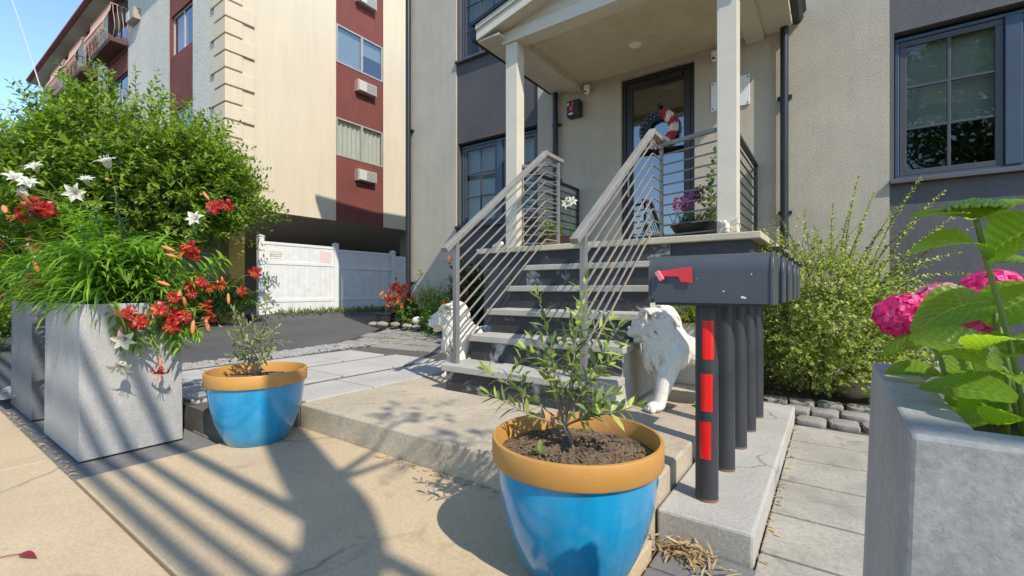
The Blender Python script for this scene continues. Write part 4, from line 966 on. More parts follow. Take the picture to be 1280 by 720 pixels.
# ================================================================== LILIES
def strap(mb, p, d, L, w, sag):
    p = Vector(p); d = Vector(d).normalized(); pts = [p]; q = p.copy(); dd = d.copy()
    for i in range(5): q = q + dd * L / 5; dd = (dd + Vector((0, 0, -sag))).normalized(); pts.append(q.copy())
    mb.strip(pts, [w * .5, w, w * .95, w * .75, w * .45, .0005], (0, 0, 1) if abs(d.z) < .9 else (1, 0, 0), .3)
def lily_bloom(parent, c, face, size, mat, recurve, throat=True):
    """six petals spreading from c, curling back"""
    c = Vector(c); f = Vector(face).normalized(); e = f.orthogonal().normalized(); e = Matrix.Rotation(random.uniform(0, 6), 3, f) @ e; mb = MB(); th = MB()
    for k in range(6):
        s_ = Matrix.Rotation(k * math.pi / 3, 3, f) @ e; pts = [c.copy()]; q = c.copy(); ang = .35 if mat == 'white_petal' else .95; L = size * random.uniform(.9, 1.05)
        for i in range(6):
            q = q + (f * math.cos(ang) + s_ * math.sin(ang)) * L / 6; ang += recurve * (.5 if i < 2 else 1.15); pts.append(q.copy())
        ww = size * ((.235 if k % 2 else .17) if mat == 'white_petal' else (.18 if k % 2 else .13)); mb.strip(pts, [ww * .45, ww * .9, ww, ww * .95, ww * .75, ww * .4, .0005], f, .25)
    b = obj('flower', mb, mat, parent)
    for k in range(5):
        s_ = (Matrix.Rotation(k * 1.256, 3, f) @ e); a = c + f * size * .7 + s_ * size * .22
        th.tube([c, lerp(c, a, .5) + f * size * .08, a], .0016, 4); th.ell(a, (.0022, .0022, .006), None, 6, 4)
    if throat: th.ell(c + f * size * .03, (size * .045,) * 3, None, 8, 6)
    obj('stamens', th, 'white_petal' if mat == 'white_petal' else 'orange_throat', b)
def bud(parent, p, d, L, mat='orange_bud'):
    p = Vector(p); d = Vector(d).normalized(); obj('bud', MB().tube([p, p + d * L * .15, p + d * L * .5, p + d * L * .85, p + d * L], [.003, L * .10, L * .15, L * .10, .002], 8), mat, parent, smooth=True)
def lily(label, base, tip, leafmat_, blooms=(), buds=(), L=.12, w=.0075, dens=90, sag=.22, start=.1, kind='lily_plant'):
    t = thing(kind, label, 'lily', base, 'lilies in the tall planter'); b = Vector(base); tp = Vector(tip); v = tp - b
    out_ = Vector((v.x, v.y, 0)); mid = b + v * .5 + Vector((0, 0, .18 * out_.length)); n = 16
    pts = [(1 - q) ** 2 * b + 2 * q * (1 - q) * mid + q * q * tp for q in [i / n for i in range(n + 1)]]
    obj('stem', MB().tube(pts, [lerp(.007, .0035, i / n) for i in range(n + 1)], 6), 'stem_green', t, smooth=True)
    lf = MB(); N_ = int(dens * v.length)
    for k in range(N_):
        q = start + (1 - start) * k / N_; i = min(int(q * n), n - 1); p = lerp(pts[i], pts[i + 1], q * n - i); d = (pts[i + 1] - pts[i]).normalized(); a = k * 2.4
        o = d.orthogonal().normalized(); s_ = Matrix.Rotation(a, 3, d) @ o
        strap(lf, p, s_ + d * .45 + rv() * .12, L * random.uniform(.75, 1.2) * (1 - .45 * q), w, sag)
    obj('leaves', lf, leafmat_, t)
    for c, face, size, mat in blooms:
        c = Vector(c); j = c - Vector(face).normalized() * size * .25
        obj('flower_stalk', MB().tube([tp, lerp(tp, j, .5) + Vector((0, 0, .015)), j, c], .0028, 5), 'stem_green', t, smooth=True); lily_bloom(t, c, face, size, mat, .33 if mat == 'white_petal' else .66)
    for p, d, l_ in buds: bud(t, p, d, l_)
    return t
Rp, Wp = 'red_petal', 'white_petal'
def around(c, k, sp_, size, mat, face=(.6, -.7, -.1)):
    return [((c[0] + random.gauss(0, sp_ * .7), c[1] + random.gauss(0, sp_ * 1.35), c[2] + random.gauss(0, sp_ * .95)), Vector(face) + rv() * .55, size * random.uniform(.85, 1.1), mat) for _ in range(k)]
B0 = lambda x, y: (x, y, .83)
lily('tall lily stem topped by dark red blooms rising highest on the right', B0(-3.75, 1.05), (-3.46, 1.33, 1.56), 'lily_leaf', around((-3.42, 1.35, 1.59), 3, .045, .085, Rp), [((-3.44, 1.31, 1.60), (-.3, -.3, .6), .07)], .10, .006)
lily('lily with red blooms and orange buds just below the tallest red one', B0(-3.72, .95), (-3.46, 1.17, 1.22), 'lily_leaf', around((-3.42, 1.19, 1.25), 4, .05, .085, Rp), [((-3.42, 1.11, 1.24), (-.4, -.6, .3), .08), ((-3.43, 1.13, 1.20), (-.2, -.6, .2), .07)], .12, .007)
lily('lily with small red blooms at the middle of the planter, under the orange-budded one', B0(-3.65, 1.0), (-3.46, 1.16, 1.0), 'lily_leaf', around((-3.42, 1.18, 1.0), 3, .05, .075, Rp), [((-3.40, 1.13, .99), (.2, -.2, -.7), .07), ((-3.41, 1.08, 1.02), (-.5, -.6, .3), .08)], .14, .008)
lily('rightmost lily, its red blooms reaching out over the asphalt', B0(-3.62, 1.10), (-3.42, 1.42, 1.02), 'lily_leaf', around((-3.40, 1.45, 1.01), 4, .06, .075, Rp), [((-3.40, 1.41, .97), (.1, 0, -.8), .08), ((-3.40, 1.38, 1.03), (.2, -.2, .6), .06)], .12, .0075)
lily('drooping lily with a thick cluster of deep red blooms over the planter edge', B0(-3.62, .95), (-3.45, 1.10, .86), 'lily_leaf', around((-3.41, 1.09, .86), 6, .055, .085, Rp), [((-3.40, 1.04, .83), (.2, -.4, .3), .10), ((-3.40, 1.16, .88), (.3, -.2, .6), .08)], .14, .009, 110, .3)
lily('drooping lily with red blooms and salmon buds hanging to right of the thick cluster', B0(-3.62, 1.05), (-3.45, 1.24, .86), 'lily_leaf', around((-3.40, 1.25, .82), 4, .055, .080, Rp), [((-3.39, 1.20, .80), (.1, -.1, -.9), .10), ((-3.39, 1.27, .80), (.2, .1, -.8), .09)], .13, .008, 100, .3)
lily('drooping lily with red blooms lowest on the near edge, beside the white blooms', B0(-3.65, .80), (-3.45, .90, .82), 'lily_leaf', around((-3.42, .90, .80), 5, .05, .085, Rp) + [((-3.40, .86, .715), (.75, -.45, -.3), .10, Wp)], [((-3.40, .86, .83), (.3, -.5, .3), .09), ((-3.40, .84, .78), (.3, -.3, -.8), .08)], .14, .009, 110, .32)
lily('trailing lily whose single red bloom hangs lowest in front of the planter face', B0(-3.62, .98), (-3.43, 1.03, .60), 'lily_leaf', [((-3.42, 1.03, .49), (.35, -.3, -1), .085, Rp)], [((-3.42, 1.03, .57), (.1, 0, -1), .06)], .07, .006, 90, .3, .35)
lily('trailing lily with one white trumpet bloom low on the planter face', B0(-3.62, .82), (-3.44, .85, .64), 'lily_leaf', [((-3.42, .85, .57), (.6, -.4, -.7), .105, Wp)], (), .07, .006, 70, .3, .4)
lily('far left lily carrying a wide head of dark red blooms', B0(-4.35, .78), (-4.42, .64, 1.48), 'lily_leaf', around((-4.42, .62, 1.53), 6, .06, .105, Rp, (.1, -.9, -.2)), [((-4.55, .62, 1.58), (-.6, -.2, .2), .10), ((-4.36, .6, 1.57), (-.3, -.4, .6), .09)], .16, .008)
lily('left lily with one red star bloom below the wide red head', B0(-4.25, .75), (-4.30, .66, 1.04), 'lily_leaf', around((-4.31, .62, 1.06), 1, .01, .11, Rp, (.2, -.9, -.2)), [((-4.22, .62, 1.10), (.1, -.2, .7), .09)], .18, .009)
lily('lily at the left frame edge with bright red blooms above shaded planter', (-5.1, .9, .82), (-5.25, .65, 1.25), 'lily_leaf', around((-5.3, .62, 1.28), 4, .08, .12, Rp, (.3, -.9, -.1)), [((-5.5, .62, 1.62), (-.5, 0, .3), .14)], .18, .009)
lily('lily at the left frame edge with low red blooms and sprawling stems', (-5.2, .85, .82), (-5.45, .60, .98), 'lily_leaf', around((-5.45, .60, .98), 3, .06, .11, Rp, (.3, -.9, -.1)), (), .18, .009)
lily('tall lily with a cluster of white trumpet blooms high on the left', B0(-4.32, 1.0), (-4.85, .85, 1.68), 'lily_leaf', around((-4.9, .8, 1.76), 4, .11, .098, Wp, (.3, -.6, .5)), (), .16, .008)
lily('lily with white blooms just above the dark red head on the left', B0(-4.4, .85), (-4.5, .75, 1.62), 'lily_leaf', around((-4.55, .72, 1.62), 2, .06, .09, Wp, (.2, -.7, .5)), (), .16, .008)
lily('lily with one pale yellowish-white trumpet between the red head and blue-green stems', B0(-4.1, .95), (-4.18, .84, 1.60), 'lily_leaf', [((-4.20, .80, 1.65), (.7, -.4, -.1), .10, Wp)], (), .15, .008)
lily('tall lily with one white bloom and curling buds high above the blue-green stems', B0(-3.85, 1.0), (-3.55, .84, 1.62), 'blue_leaf', [((-3.52, .81, 1.72), (.15, -.4, .9), .10, Wp)], [((-3.55, .80, 1.66), (.8, 0, -.2), .06)], .10, .006)
lily('lily with one white bloom behind the tallest red lily', B0(-3.85, 1.1), (-3.55, 1.28, 1.42), 'lily_leaf', [((-3.52, 1.27, 1.46), (.5, -.6, .3), .09, Wp)], (), .10, .006)
for k, (bx_, tp) in enumerate((((-3.85, .95), (-3.72, .78, 1.50)), ((-3.8, 1.05), (-3.66, .90, 1.45)), ((-3.9, .85), (-3.82, .74, 1.40)))):
    lily(('blue-green leafy lily stem without blooms, tallest of three', 'blue-green leafy lily stem without blooms, nearest the red lilies', 'blue-green leafy lily stem without blooms, leaning left')[k], B0(*bx_), tp, 'blue_leaf', (), (), .085, .008, 130, .12)
for k, (bx_, tp, mt, lb) in enumerate((((-4.1, .9), (-4.15, .80, 1.52), 'lily_leaf', 'tall bright lily stem without blooms below the high white blooms'), ((-3.95, .95), (-3.98, .86, 1.48), 'lily_leaf', 'tall bright lily stem without blooms left of the blue-green stems'), ((-4.45, 1.0), (-4.75, .92, 1.55), 'lily_leaf', 'tall lily stem without blooms at the far left behind red blooms'), ((-3.7, .85), (-3.55, .74, 1.22), 'lily_leaf', 'bright lily stem without blooms leaning over the near planter corner'), ((-3.65, 1.0), (-3.52, .95, 1.30), 'lily_leaf', 'bright lily stem without blooms standing left of the orange-budded red lily'),
        ((-3.6, 1.1), (-3.44, 1.22, 1.10), 'lily_leaf', 'short bright lily stem without blooms under the orange-budded red lily'), ((-4.0, .8), (-3.95, .66, 1.28), 'lily_leaf', 'lily stem without blooms arching over the front of grey planter'),
        ((-4.2, .8), (-4.2, .64, 1.25), 'lily_leaf', 'lily stem without blooms between the wide red head and the red star'), ((-4.3, 1.0), (-4.5, .9, 1.45), 'lily_leaf', 'leafy lily stem without blooms behind the wide red head'),
        ((-3.9, 1.1), (-3.8, 1.15, 1.38), 'lily_leaf', 'leafy lily stem without blooms at the back right of planter'), ((-4.35, .75), (-4.62, .62, 1.12), 'blue_leaf', 'blue-green lily stem drooping toward the shaded planter'),
        ((-3.62, 1.12), (-3.44, 1.40, 1.22), 'lily_leaf', 'leafy lily stem without blooms above the rightmost red lily'), ((-3.62, .90), (-3.42, .93, .66), 'lily_leaf', 'leafy lily stem drooping over planter face left of the lowest red bloom'), ((-3.62, 1.08), (-3.41, 1.14, .62), 'lily_leaf', 'leafy lily stem drooping over planter face right of the lowest red bloom'), ((-3.62, 1.0), (-3.40, 1.26, .70), 'lily_leaf', 'leafy lily stem drooping past the right end of grey planter'))):
    lily(lb, B0(*bx_), tp, mt, (), (), .17, .011, 150, .22)
# dense sprawl of strap leaves spilling over both planters
def grass(label, c, n, L, spread, mat, zmin=.8):
    t = thing('day_lily_clump', label, 'plant', (c[0], c[1], .82), 'leafy clumps in planters'); lf = MB()
    for i in range(n):
        a = random.uniform(0, 6.28); r = abs(random.gauss(0, .5)); p = (c[0] + spread[0] * random.uniform(-1, 1), c[1] + spread[1] * random.uniform(-1, 1), c[2] + random.uniform(-.03, .32))
        strap(lf, p, (math.cos(a) * (.4 + r), math.sin(a) * (.4 + r) - .15, random.uniform(.2, 1.1)), L * random.uniform(.6, 1.25), random.uniform(.007, .0125), random.uniform(.25, .5))
    obj('leaves', lf, mat, t); return t
grass('thick clump of arching leaves over the front left corner of grey planter', (-4.2, .82, .90), 420, .34, (.25, .10), 'lily_leaf')
grass('thick clump of arching leaves over the near right corner of grey planter', (-3.75, .82, .90), 340, .28, (.16, .10), 'lily_leaf')
grass('bright leafy clump at the middle of the grey planter', (-3.75, 1.05, .95), 300, .26, (.16, .10), 'lily_leaf')
grass('leafy clump at the back left of the grey planter', (-4.2, 1.08, .98), 260, .30, (.22, .08), 'lily_leaf')
grass('leafy clump spilling from the shaded planter at left edge', (-5.3, .85, .92), 420, .36, (.4, .15), 'lily_leaf')
# ================================================================== LION STATUES
def curve(pts, n=6):
    pts = [Vector(p) for p in pts]; o = []
    for i in range(len(pts) - 1):
        a, b, c, d = pts[max(i - 1, 0)], pts[i], pts[i + 1], pts[min(i + 2, len(pts) - 1)]
        for k in range(n):
            t_ = k / n; o.append(.5 * ((2 * b) + (c - a) * t_ + (2 * a - 5 * b + 4 * c - d) * t_ * t_ + (3 * b - a - 3 * c + d) * t_ ** 3))
    return o + [pts[-1]]
def limb(mb, pts, rs, n=14):
    c = curve(pts); k = len(c); R_ = np.interp(np.linspace(0, len(rs) - 1, k), range(len(rs)), rs); mb.tube(c, list(R_), n)
    mb.ell(c[0], (R_[0],) * 3); mb.ell(c[-1], (R_[-1],) * 3)
def fuse(o, vox):
    bm = bmesh.new(); bm.from_mesh(o.data); bmesh.ops.remove_doubles(bm, verts=bm.verts, dist=1e-6)
    bmesh.ops.dissolve_degenerate(bm, edges=bm.edges, dist=1e-7); bmesh.ops.recalc_face_normals(bm, faces=bm.faces); bm.to_mesh(o.data); bm.free()
    md = o.modifiers.new('fuse', 'REMESH'); md.mode = 'VOXEL'; md.voxel_size = vox; md.use_smooth_shade = True; return o
def build_lion():
    """walking lion, x forward, 0.69 m tall, head turned to its right; closed shells fused by a voxel remesh"""
    mb = MB(); rot = lambda a, ax: Matrix.Rotation(R(a), 3, ax)
    mb.ell((.13, 0, .385), (.155, .125, .155)); mb.ell((-.03, 0, .40), (.20, .105, .115)); mb.ell((-.20, 0, .40), (.14, .115, .135)); mb.ell((-.12, 0, .35), (.12, .08, .08))
    for sg, fx in ((1, .285), (-1, .17)):                      # forelegs: shoulder, elbow, wrist, paw
        y = sg * .085
        mb.ell((.15, sg * .085, .37), (.085, .05, .12))
        limb(mb, [(.15, y, .36), ((.15 + fx) / 2 - .01, y, .23), (fx - .035, y * 1.05, .11), (fx - .015, y * 1.05, .045)], [.072, .060, .043, .040])
        mb.ell((fx + .015, y * 1.05, .034), (.060, .046, .034))
        for k in range(4):
            mb.ell((fx + .062 - .006 * abs(k - 1.5), y * 1.05 + (k - 1.5) * .022, .022), (.022, .013, .021))
    for sg, fx in ((1, -.11), (-1, -.30)):                     # hind legs: thigh, knee, hock, foot
        y = sg * .08
        mb.ell((-.21 + .3 * (fx + .2), sg * .075, .345), (.095, .055, .125), rot(-15, 'Y'))
        limb(mb, [(-.22, y, .33), (fx + .03, y, .24), (fx - .055, y, .135), (fx - .03, y, .05)], [.082, .062, .036, .033])
        mb.ell((fx + .015, y, .032), (.066, .044, .032))
        for k in range(4): mb.ell((fx + .068 - .006 * abs(k - 1.5), y + (k - 1.5) * .021, .021), (.021, .012, .020))
    limb(mb, [(-.32, 0, .45), (-.39, .01, .40), (-.42, .03, .28), (-.40, .06, .17), (-.36, .09, .13)], [.026, .021, .018, .016, .024], 10); mb.ell((-.345, .10, .125), (.032, .022, .022))
    # neck and head
    hd = Vector((math.cos(R(-58)), math.sin(R(-58)), -.22)).normalized(); sd = Vector((0, 0, 1)).cross(hd).normalized(); up = hd.cross(sd)
    H = Vector((.225, -.080, .530)); F = lambda a, b, c: H + hd * a + sd * b + up * c
    M = Matrix((hd, sd, up)).transposed()
    limb(mb, [(.10, 0, .42), (.17, -.02, .50), H], [.13, .12, .10])
    mb.ell(H, (.110, .090, .095), M)
    mb.ell(F(.075, 0, -.018), (.088, .058, .055), M)           # muzzle
    mb.ell(F(.05, 0, .038), (.085, .026, .030), M)             # nose bridge
    mb.ell(F(.146, 0, .014), (.018, .028, .014), M)            # nose
    for q in (-1, 1):
        mb.ell(F(.122, q * .024, -.022), (.042, .030, .030), M)          # lips
        mb.ell(F(.066, q * .046, .050), (.034, .026, .016), M)          # brow
        mb.ell(F(.074, q * .043, .026), (.016, .013, .011), M)          # eye
        mb.ell(F(.045, q * .058, -.02), (.045, .025, .035), M)          # cheek
        mb.ell(F(-.02, q * .085, .072), (.022, .030, .034), M)          # ear
    mb.ell(F(.095, 0, -.078), (.045, .032, .022), M); mb.ell(F(.06, 0, -.07), (.05, .04, .03), M)   # lower jaw, mouth open
    # mane: body of hair and rows of flowing locks
    mb.ell((.172, -.018, .486), (.113, .119, .179), None, 28, 20); mb.ell((.205, 0, .39), (.088, .105, .14)); mb.ell((.11, 0, .47), (.09, .09, .09)); mb.ell((.185, -.02, .588), (.078, .085, .072))
    rnd = random.Random(5)
    cen = Vector((.172, -.018, .486)); rad = Vector((.118, .124, .184))
    def onto(p):
        v = p - cen; k = math.sqrt((v.x / rad.x) ** 2 + (v.y / rad.y) ** 2 + (v.z / rad.z) ** 2); return cen + v / k
    for ring, (spread, num, ln) in enumerate(((.80, 15, .17), (1.0, 18, .19), (1.2, 27, .20), (1.5, 32, .20), (1.85, 32, .18), (2.2, 28, .15))):
        for k in range(num):
            a = 2 * math.pi * (k + .5 * (ring % 2)) / num + rnd.uniform(-.08, .08)
            dirv = hd * math.cos(spread) + (sd * math.cos(a) + up * math.sin(a)) * math.sin(spread)
            p = onto(cen + Vector((dirv.x * rad.x, dirv.y * rad.y, dirv.z * rad.z))); pts = [p]; ph = rnd.uniform(0, 6)
            for q in range(7):
                g = (-hd * .9 * (1 if spread < 1.9 else .2) + Vector((0, 0, -1.15)) + (dirv * .25)).normalized(); n_ = (p - cen).normalized(); g = (g - n_ * g.dot(n_)); g = g.normalized() if g.length > .05 else Vector((0, 0, -1))
                g = g + n_.cross(g) * .75 * math.sin(ph + q * 1.15)
                p = onto(p + g.normalized() * ln / 7); pts.append(p)
            amp = rnd.uniform(.8, 1.2)
            mb.tube([x + (x - cen).normalized() * .009 for x in pts], [w_ * amp for w_ in (.005, .0095, .0120, .0122, .0118, .010, .007, .003)], 7)
    for k in range(26):                                        # chest and shoulder locks
        a = rnd.uniform(-1.5, 1.5); p = Vector((.205 + .088 * math.cos(a), .106 * math.sin(a), rnd.uniform(.34, .46))); pts = [p]
        for q in range(5): p = p + Vector((-.004 - .010 * (q > 2), .010 * math.sin(q * 1.4 + k), -.028)); pts.append(p)
        mb.tube(pts, [.010, .017, .017, .014, .010, .004], 7)
    for k in range(9):                                         # forelock
        a = (k - 4) * .22; p0 = F(.030, a * .085, .080); mb.tube(curve([p0, F(-.02, a * .13, .108), F(-.08, a * .2, .105), F(-.13, a * .25, .07)], 3), [.008] + [.014] * 8 + [.004], 7)
    mb.v = [(x, y, z * (1 - .17 * min(1, max(0, (.10 - x) / .26)))) for x, y, z in mb.v]
    return mb
def place_lion(label, loc, rot, mesh=None):
    if mesh is None:
        o = fuse(obj('lion_statue', build_lion(), 'lion_stone'), .0036)
        md = o.modifiers.new('smooth', 'SMOOTH'); md.factor = .3; md.iterations = 1
    else: o = mesh.copy(); col.objects.link(o)
    o.location = loc; o.rotation_euler = (0, 0, R(rot)); return tag(o, label, 'lion statue', 'stone lions guarding the steps')
lion = place_lion('white stone lion standing between the steps and the mailboxes', (-.865, 3.42, .165), -128); lion.scale = (1.06,) * 3
place_lion('white stone lion left of the steps, striped by railing shadows', (-2.86, 3.34, .165), -92, lion)
def dove():
    mb = MB(); mb.ell((0, 0, .05), (.03, .055, .035)); mb.ell((0, -.05, .085), (.022, .026, .022)); mb.tube([(0, -.03, .06), (0, -.05, .085)], [.022, .018], 8); mb.tube([(0, -.07, .083), (0, -.085, .078)], [.006, .002], 6)
    mb.ell((0, 0, .012), (.03, .035, .014)); mb.tube([(0, .04, .05), (0, .09, .055), (0, .11, .05)], [.025, .022, .012], 8)
    for s_ in (-1, 1):
        for k in range(6): mb.tube([(s_ * .02, .01, .06), (s_ * (.055 + .006 * k), .015 + .012 * k, .10 - .004 * k), (s_ * (.10 - .004 * k), .03 + .02 * k, .125 - .017 * k)], [.012, .011, .004], 6)
    return mb
o = fuse(obj('dove_figurine', dove(), 'lion_stone'), .004)
o.location = (-.735, 4.222, 1.476); o.rotation_euler = (0, 0, R(-20)); o.scale = (1, .62, 1); tag(o, 'small white dove figurine with raised wings on porch edge by the right column', 'figurine')
mb = MB().ell((0, 0, .03), (.07, .03, .034)).ell((.05, .0, .045), (.03, .025, .03)).ell((-.05, 0, .02), (.035, .03, .022))
o = fuse(obj('white_stone', mb, 'lion_stone'), .005)
o.location = (-3.21, 4.24, 1.476); tag(o, 'rounded whitish stone lying on porch edge left of the left column', 'stone')

# ================================================================== WREATH ON THE DOOR
wr = thing('door_wreath', 'round wreath of stars and stripes clothes pegs hanging on glass door', 'wreath', (-1.85, WY - .04, 2.85))
WC = Vector((-1.85, WY + .03, 3.08))
def pegs(a0, a1, mat, name, stars=False):
    mb = MB(); sm = MB()
    for r_, tilt, L_, yy in ((.155, .5, .075, -.02), (.19, .25, .085, -.035), (.225, -.05, .075, -.02)):
        n = max(2, int(abs(a1 - a0) * r_ / .017))
        for k in range(n):
            a = R(0) + lerp(a0, a1, (k + .5) / n) + random.uniform(-.02, .02); e = Vector((math.cos(a), 0, math.sin(a))); tg = Vector((-math.sin(a), 0, math.cos(a)))
            c = WC + e * r_ + Vector((0, yy - random.uniform(0, .01), 0)); d = (e + tg * .55 + Vector((0, -tilt, 0))).normalized()
            mb.bar(c - d * L_ / 2, c + d * L_ / 2, .011, .012, (0, -1, 0))
            if stars and k % 3 == 0: sm.ell(c + d * L_ * .3 + Vector((0, -.009, 0)), (.005, .002, .005), None, 6, 4)
    p = obj(name, mb, mat, wr, bevel=.002, seg=1)
    if stars: obj('stars', sm, 'star_white', p)
pegs(R(80), R(215), 'wreath_navy', 'navy_pegs', True)
ed = [80, 58, 34, 8, -20, -48, -74, -98, -122, -145]
for i in range(len(ed) - 1): pegs(R(ed[i + 1]), R(ed[i]), ('wreath_red', 'wreath_white')[i % 2], ('red_pegs', 'white_pegs')[i % 2])
obj('hoop', MB().tube([WC + Vector((.19 * math.cos(a), 0, .19 * math.sin(a))) for a in np.linspace(0, 6.283, 40)], .008, 6), 'black_metal', wr)
obj('hanger', MB().tube([(-1.85, WY + .045, 3.40), (-1.85, WY + .035, 3.26)], .012, 6).ell((-1.85, WY + .04, 3.40), (.028, .02, .028)), 'black_metal', wr)

# ================================================================== PORCH PLANTS
def spike(t, p, h, mat):
    fl = MB(); P = []; D = []
    for k in range(46): q = k / 46; a = k * 2.4; P.append((p[0] + .02 * math.cos(a), p[1] + .02 * math.sin(a), p[2] + h * q)); D.append((math.cos(a), math.sin(a), .3))
    fl.leaves(P, D, [rv() for _ in P], [.05 * (1 - .5 * k / 46) for k in range(46)], .014, .3); obj('flowers', fl, mat, t)
t = thing('flowering_plant', 'pink and purple flower spikes above leaves in the black porch bowl', 'flowering plant', (-1.12, 4.68, 1.6))
lf = MB()
for i in range(150):
    p = (-1.12 + random.gauss(0, .09), 4.68 + random.gauss(0, .06), 1.60); strap(lf, p, (random.gauss(0, .4), random.gauss(0, .3), 1), random.uniform(.10, .26), .008, .2)
obj('leaves', lf, 'blue_leaf', t)
for x, z, m_ in ((-1.26, 1.78, 'pink_petal'), (-1.17, 1.80, 'purple_petal'), (-1.10, 1.84, 'purple_petal'), (-1.06, 1.86, 'dark_leaf')): spike(t, (x, 4.66, z), .14, m_)
t = thing('climbing_plant', 'leafy vine in the porch bowl climbing beside the right column', 'plant', (-.93, 4.62, 1.6)); lf = MB(); st = MB()
for tp in ((-.90, 4.55, 2.28), (-.97, 4.6, 2.05), (-1.04, 4.6, 1.86), (-.88, 4.6, 1.85)): sprig(lf, st, [(-.94, 4.62, 1.6), lerp(Vector((-.94, 4.62, 1.6)), Vector(tp), .5) + rv() * .02, tp], .004, .08, .26, .05)
obj('leaves', lf, 'garden_leaf', t); obj('stems', st, 'stem_green', t)
t = lily('white lily growing from brown trough on porch behind the left railing', (-2.52, 4.76, 1.58), (-2.52, 4.72, 1.94), 'garden_leaf', [((-2.52, 4.68, 1.98), (.2, -1, .2), .11, Wp), ((-2.49, 4.70, 2.0), (.7, -.6, .4), .10, Wp)], (), .11, .008, 110, .2); del t['group']
t = thing('trailing_plant', 'yellow-green leafy plant in the brown porch trough', 'plant', (-2.78, 4.76, 1.58)); lf = MB(); crown(lf, (-2.78, 4.76, 1.68), (.16, .09, .12), 50, .12, .05, .25, 9, .4); obj('leaves', lf, 'lime_leaf', t)

# ================================================================== HYDRANGEA IN THE NEAR PLANTER
hy = thing('hydrangea', 'pink hydrangea with big glossy leaves in the close-up grey planter', 'hydrangea', (.16, .76, .82))
def hleaf(base, tip, hw, nrm=(0, 0, 1), arch=.12, fold=.18, twist=0):
    b, tp = Vector(base), Vector(tip); hw *= .92; d = (tp - b); L = d.length; d.normalize(); n_ = Vector(nrm); n_ = (n_ - d * n_.dot(d)).normalized(); sd = d.cross(n_); mb = MB(); nu, nv = 45, 10; vs = []; uv = []
    for i in range(nu + 1):
        q = i / nu; wq = hw * (math.sin(math.pi * min(1, q * .93 + .03) ** .82) ** .8) * (1 + .03 * (i % 2)); c = b + d * L * q + n_ * L * arch * (4 * q * (1 - q) - .9 * q * q)
        a = twist * q; s2 = sd * math.cos(a) + n_ * math.sin(a); n2 = n_ * math.cos(a) - sd * math.sin(a)
        for j in range(nv + 1):
            y = j / nv * 2 - 1; vs.append(c + s2 * wq * y + n2 * wq * fold * (abs(y) + .5 * y * y) + n2 * .0011 * math.cos(2 * math.pi * 9 * (q - .42 * abs(y))) * (1 - abs(y) * .5)); uv.append((q, y))
    mb.add(vs, [(i * (nv + 1) + j, i * (nv + 1) + j + 1, (i + 1) * (nv + 1) + j + 1, (i + 1) * (nv + 1) + j) for i in range(nu) for j in range(nv)]); mb.uv = uv
    obj('leaf', mb, 'hydrangea_leaf', hy, smooth=True)
up_ = (0, 0, 1)
for a in [((.130, .72, 1.080), (.074, .70, 1.086), .020, (.1, -.25, 1), .05), ((.134, .72, 1.080), (.196, .76, 1.102), .022, (0, -.2, 1), .06), ((.145, .745, 1.08), (.15, .84, 1.10), .03, (.1, .1, 1), .1),
          ((.142, .73, 1.034), (.080, .68, 1.054), .022, (.25, -.55, 1), .20), ((.143, .73, 1.035), (.190, .70, 1.075), .036, (-.3, -.75, .8), .10), ((.150, .74, 1.030), (.215, .80, 1.026), .022, (0, -.4, 1), .05),
          ((.163, .80, .983), (.084, .765, .952), .034, (-.1, -.75, .75), .16), ((.153, .85, .960), (.104, .82, .945), .030, (0, -.3, 1), .1), ((.153, .72, .914), (.077, .715, .946), .030, (.1, -.62, .8), .10),
          ((.135, .72, .930), (.170, .62, .955), .036, (.1, -.6, .8), .08), ((.155, .80, .956), (.215, .80, 1.005), .036, (-.4, -.7, .6), .10), ((.155, .68, .885), (.083, .72, .886), .026, (.05, -.55, .85), .06),
          ((.124, .86, .880), (.063, .85, .880), .026, (.05, -.35, 1), .05), ((.119, .88, .923), (.058, .90, .898), .024, (.05, -.5, .9), .08), ((.154, .75, .871), (.108, .72, .842), .028, (-.2, -.7, .6), .15),
          ((.135, .66, .861), (.16, .58, .882), .03, (.2, -.4, .9), .1), ((.147, .66, .913), (.175, .60, .892), .034, (.2, -.4, .9), .12), ((.154, .80, .861), (.150, .88, .920), .030, (-.2, -.8, .5), .1),
          ((.147, .70, .863), (.112, .66, .866), .026, (.1, -.4, .9), .12), ((.18, .78, .93), (.25, .70, .95), .036, (.1, -.5, .9), .1), ((.20, .80, .90), (.28, .76, .90), .036, up_, .1), ((.18, .85, .97), (.24, .92, .985), .036, (0, -.5, .9), .1),
          ((.19, .72, .88), (.25, .64, .87), .034, (.1, -.4, 1), .1), ((.25, .82, .93), (.32, .80, .94), .036, (0, -.4, .9), .1)]:
    hleaf(*a)
rh = random.Random(3)
for cx, cy, cz, n in ((.20, .80, .89, 12), (.40, .80, .93, 14), (.60, .76, .93, 14), (.80, .82, .92, 12)):
    for i in range(n):
        a = i * 2.4; r0 = .02; rr = rh.uniform(.06, .11); z0 = cz + rh.uniform(-.04, .05)
        hleaf((cx + r0 * math.cos(a), cy + r0 * math.sin(a), z0), (cx + rr * math.cos(a), cy + rr * math.sin(a) * .9, z0 + rh.uniform(-.03, .015)), rh.uniform(.02, .03), (.1, -.3, 1), .12)
for cx, cy, cz in ((.40, .80, .98), (.60, .76, .97), (.80, .82, .97)): obj('stem', MB().tube([(cx, cy, .82), (cx + .005, cy, .9), (cx, cy, cz)], .003, 8), 'stem_green', hy, smooth=True)
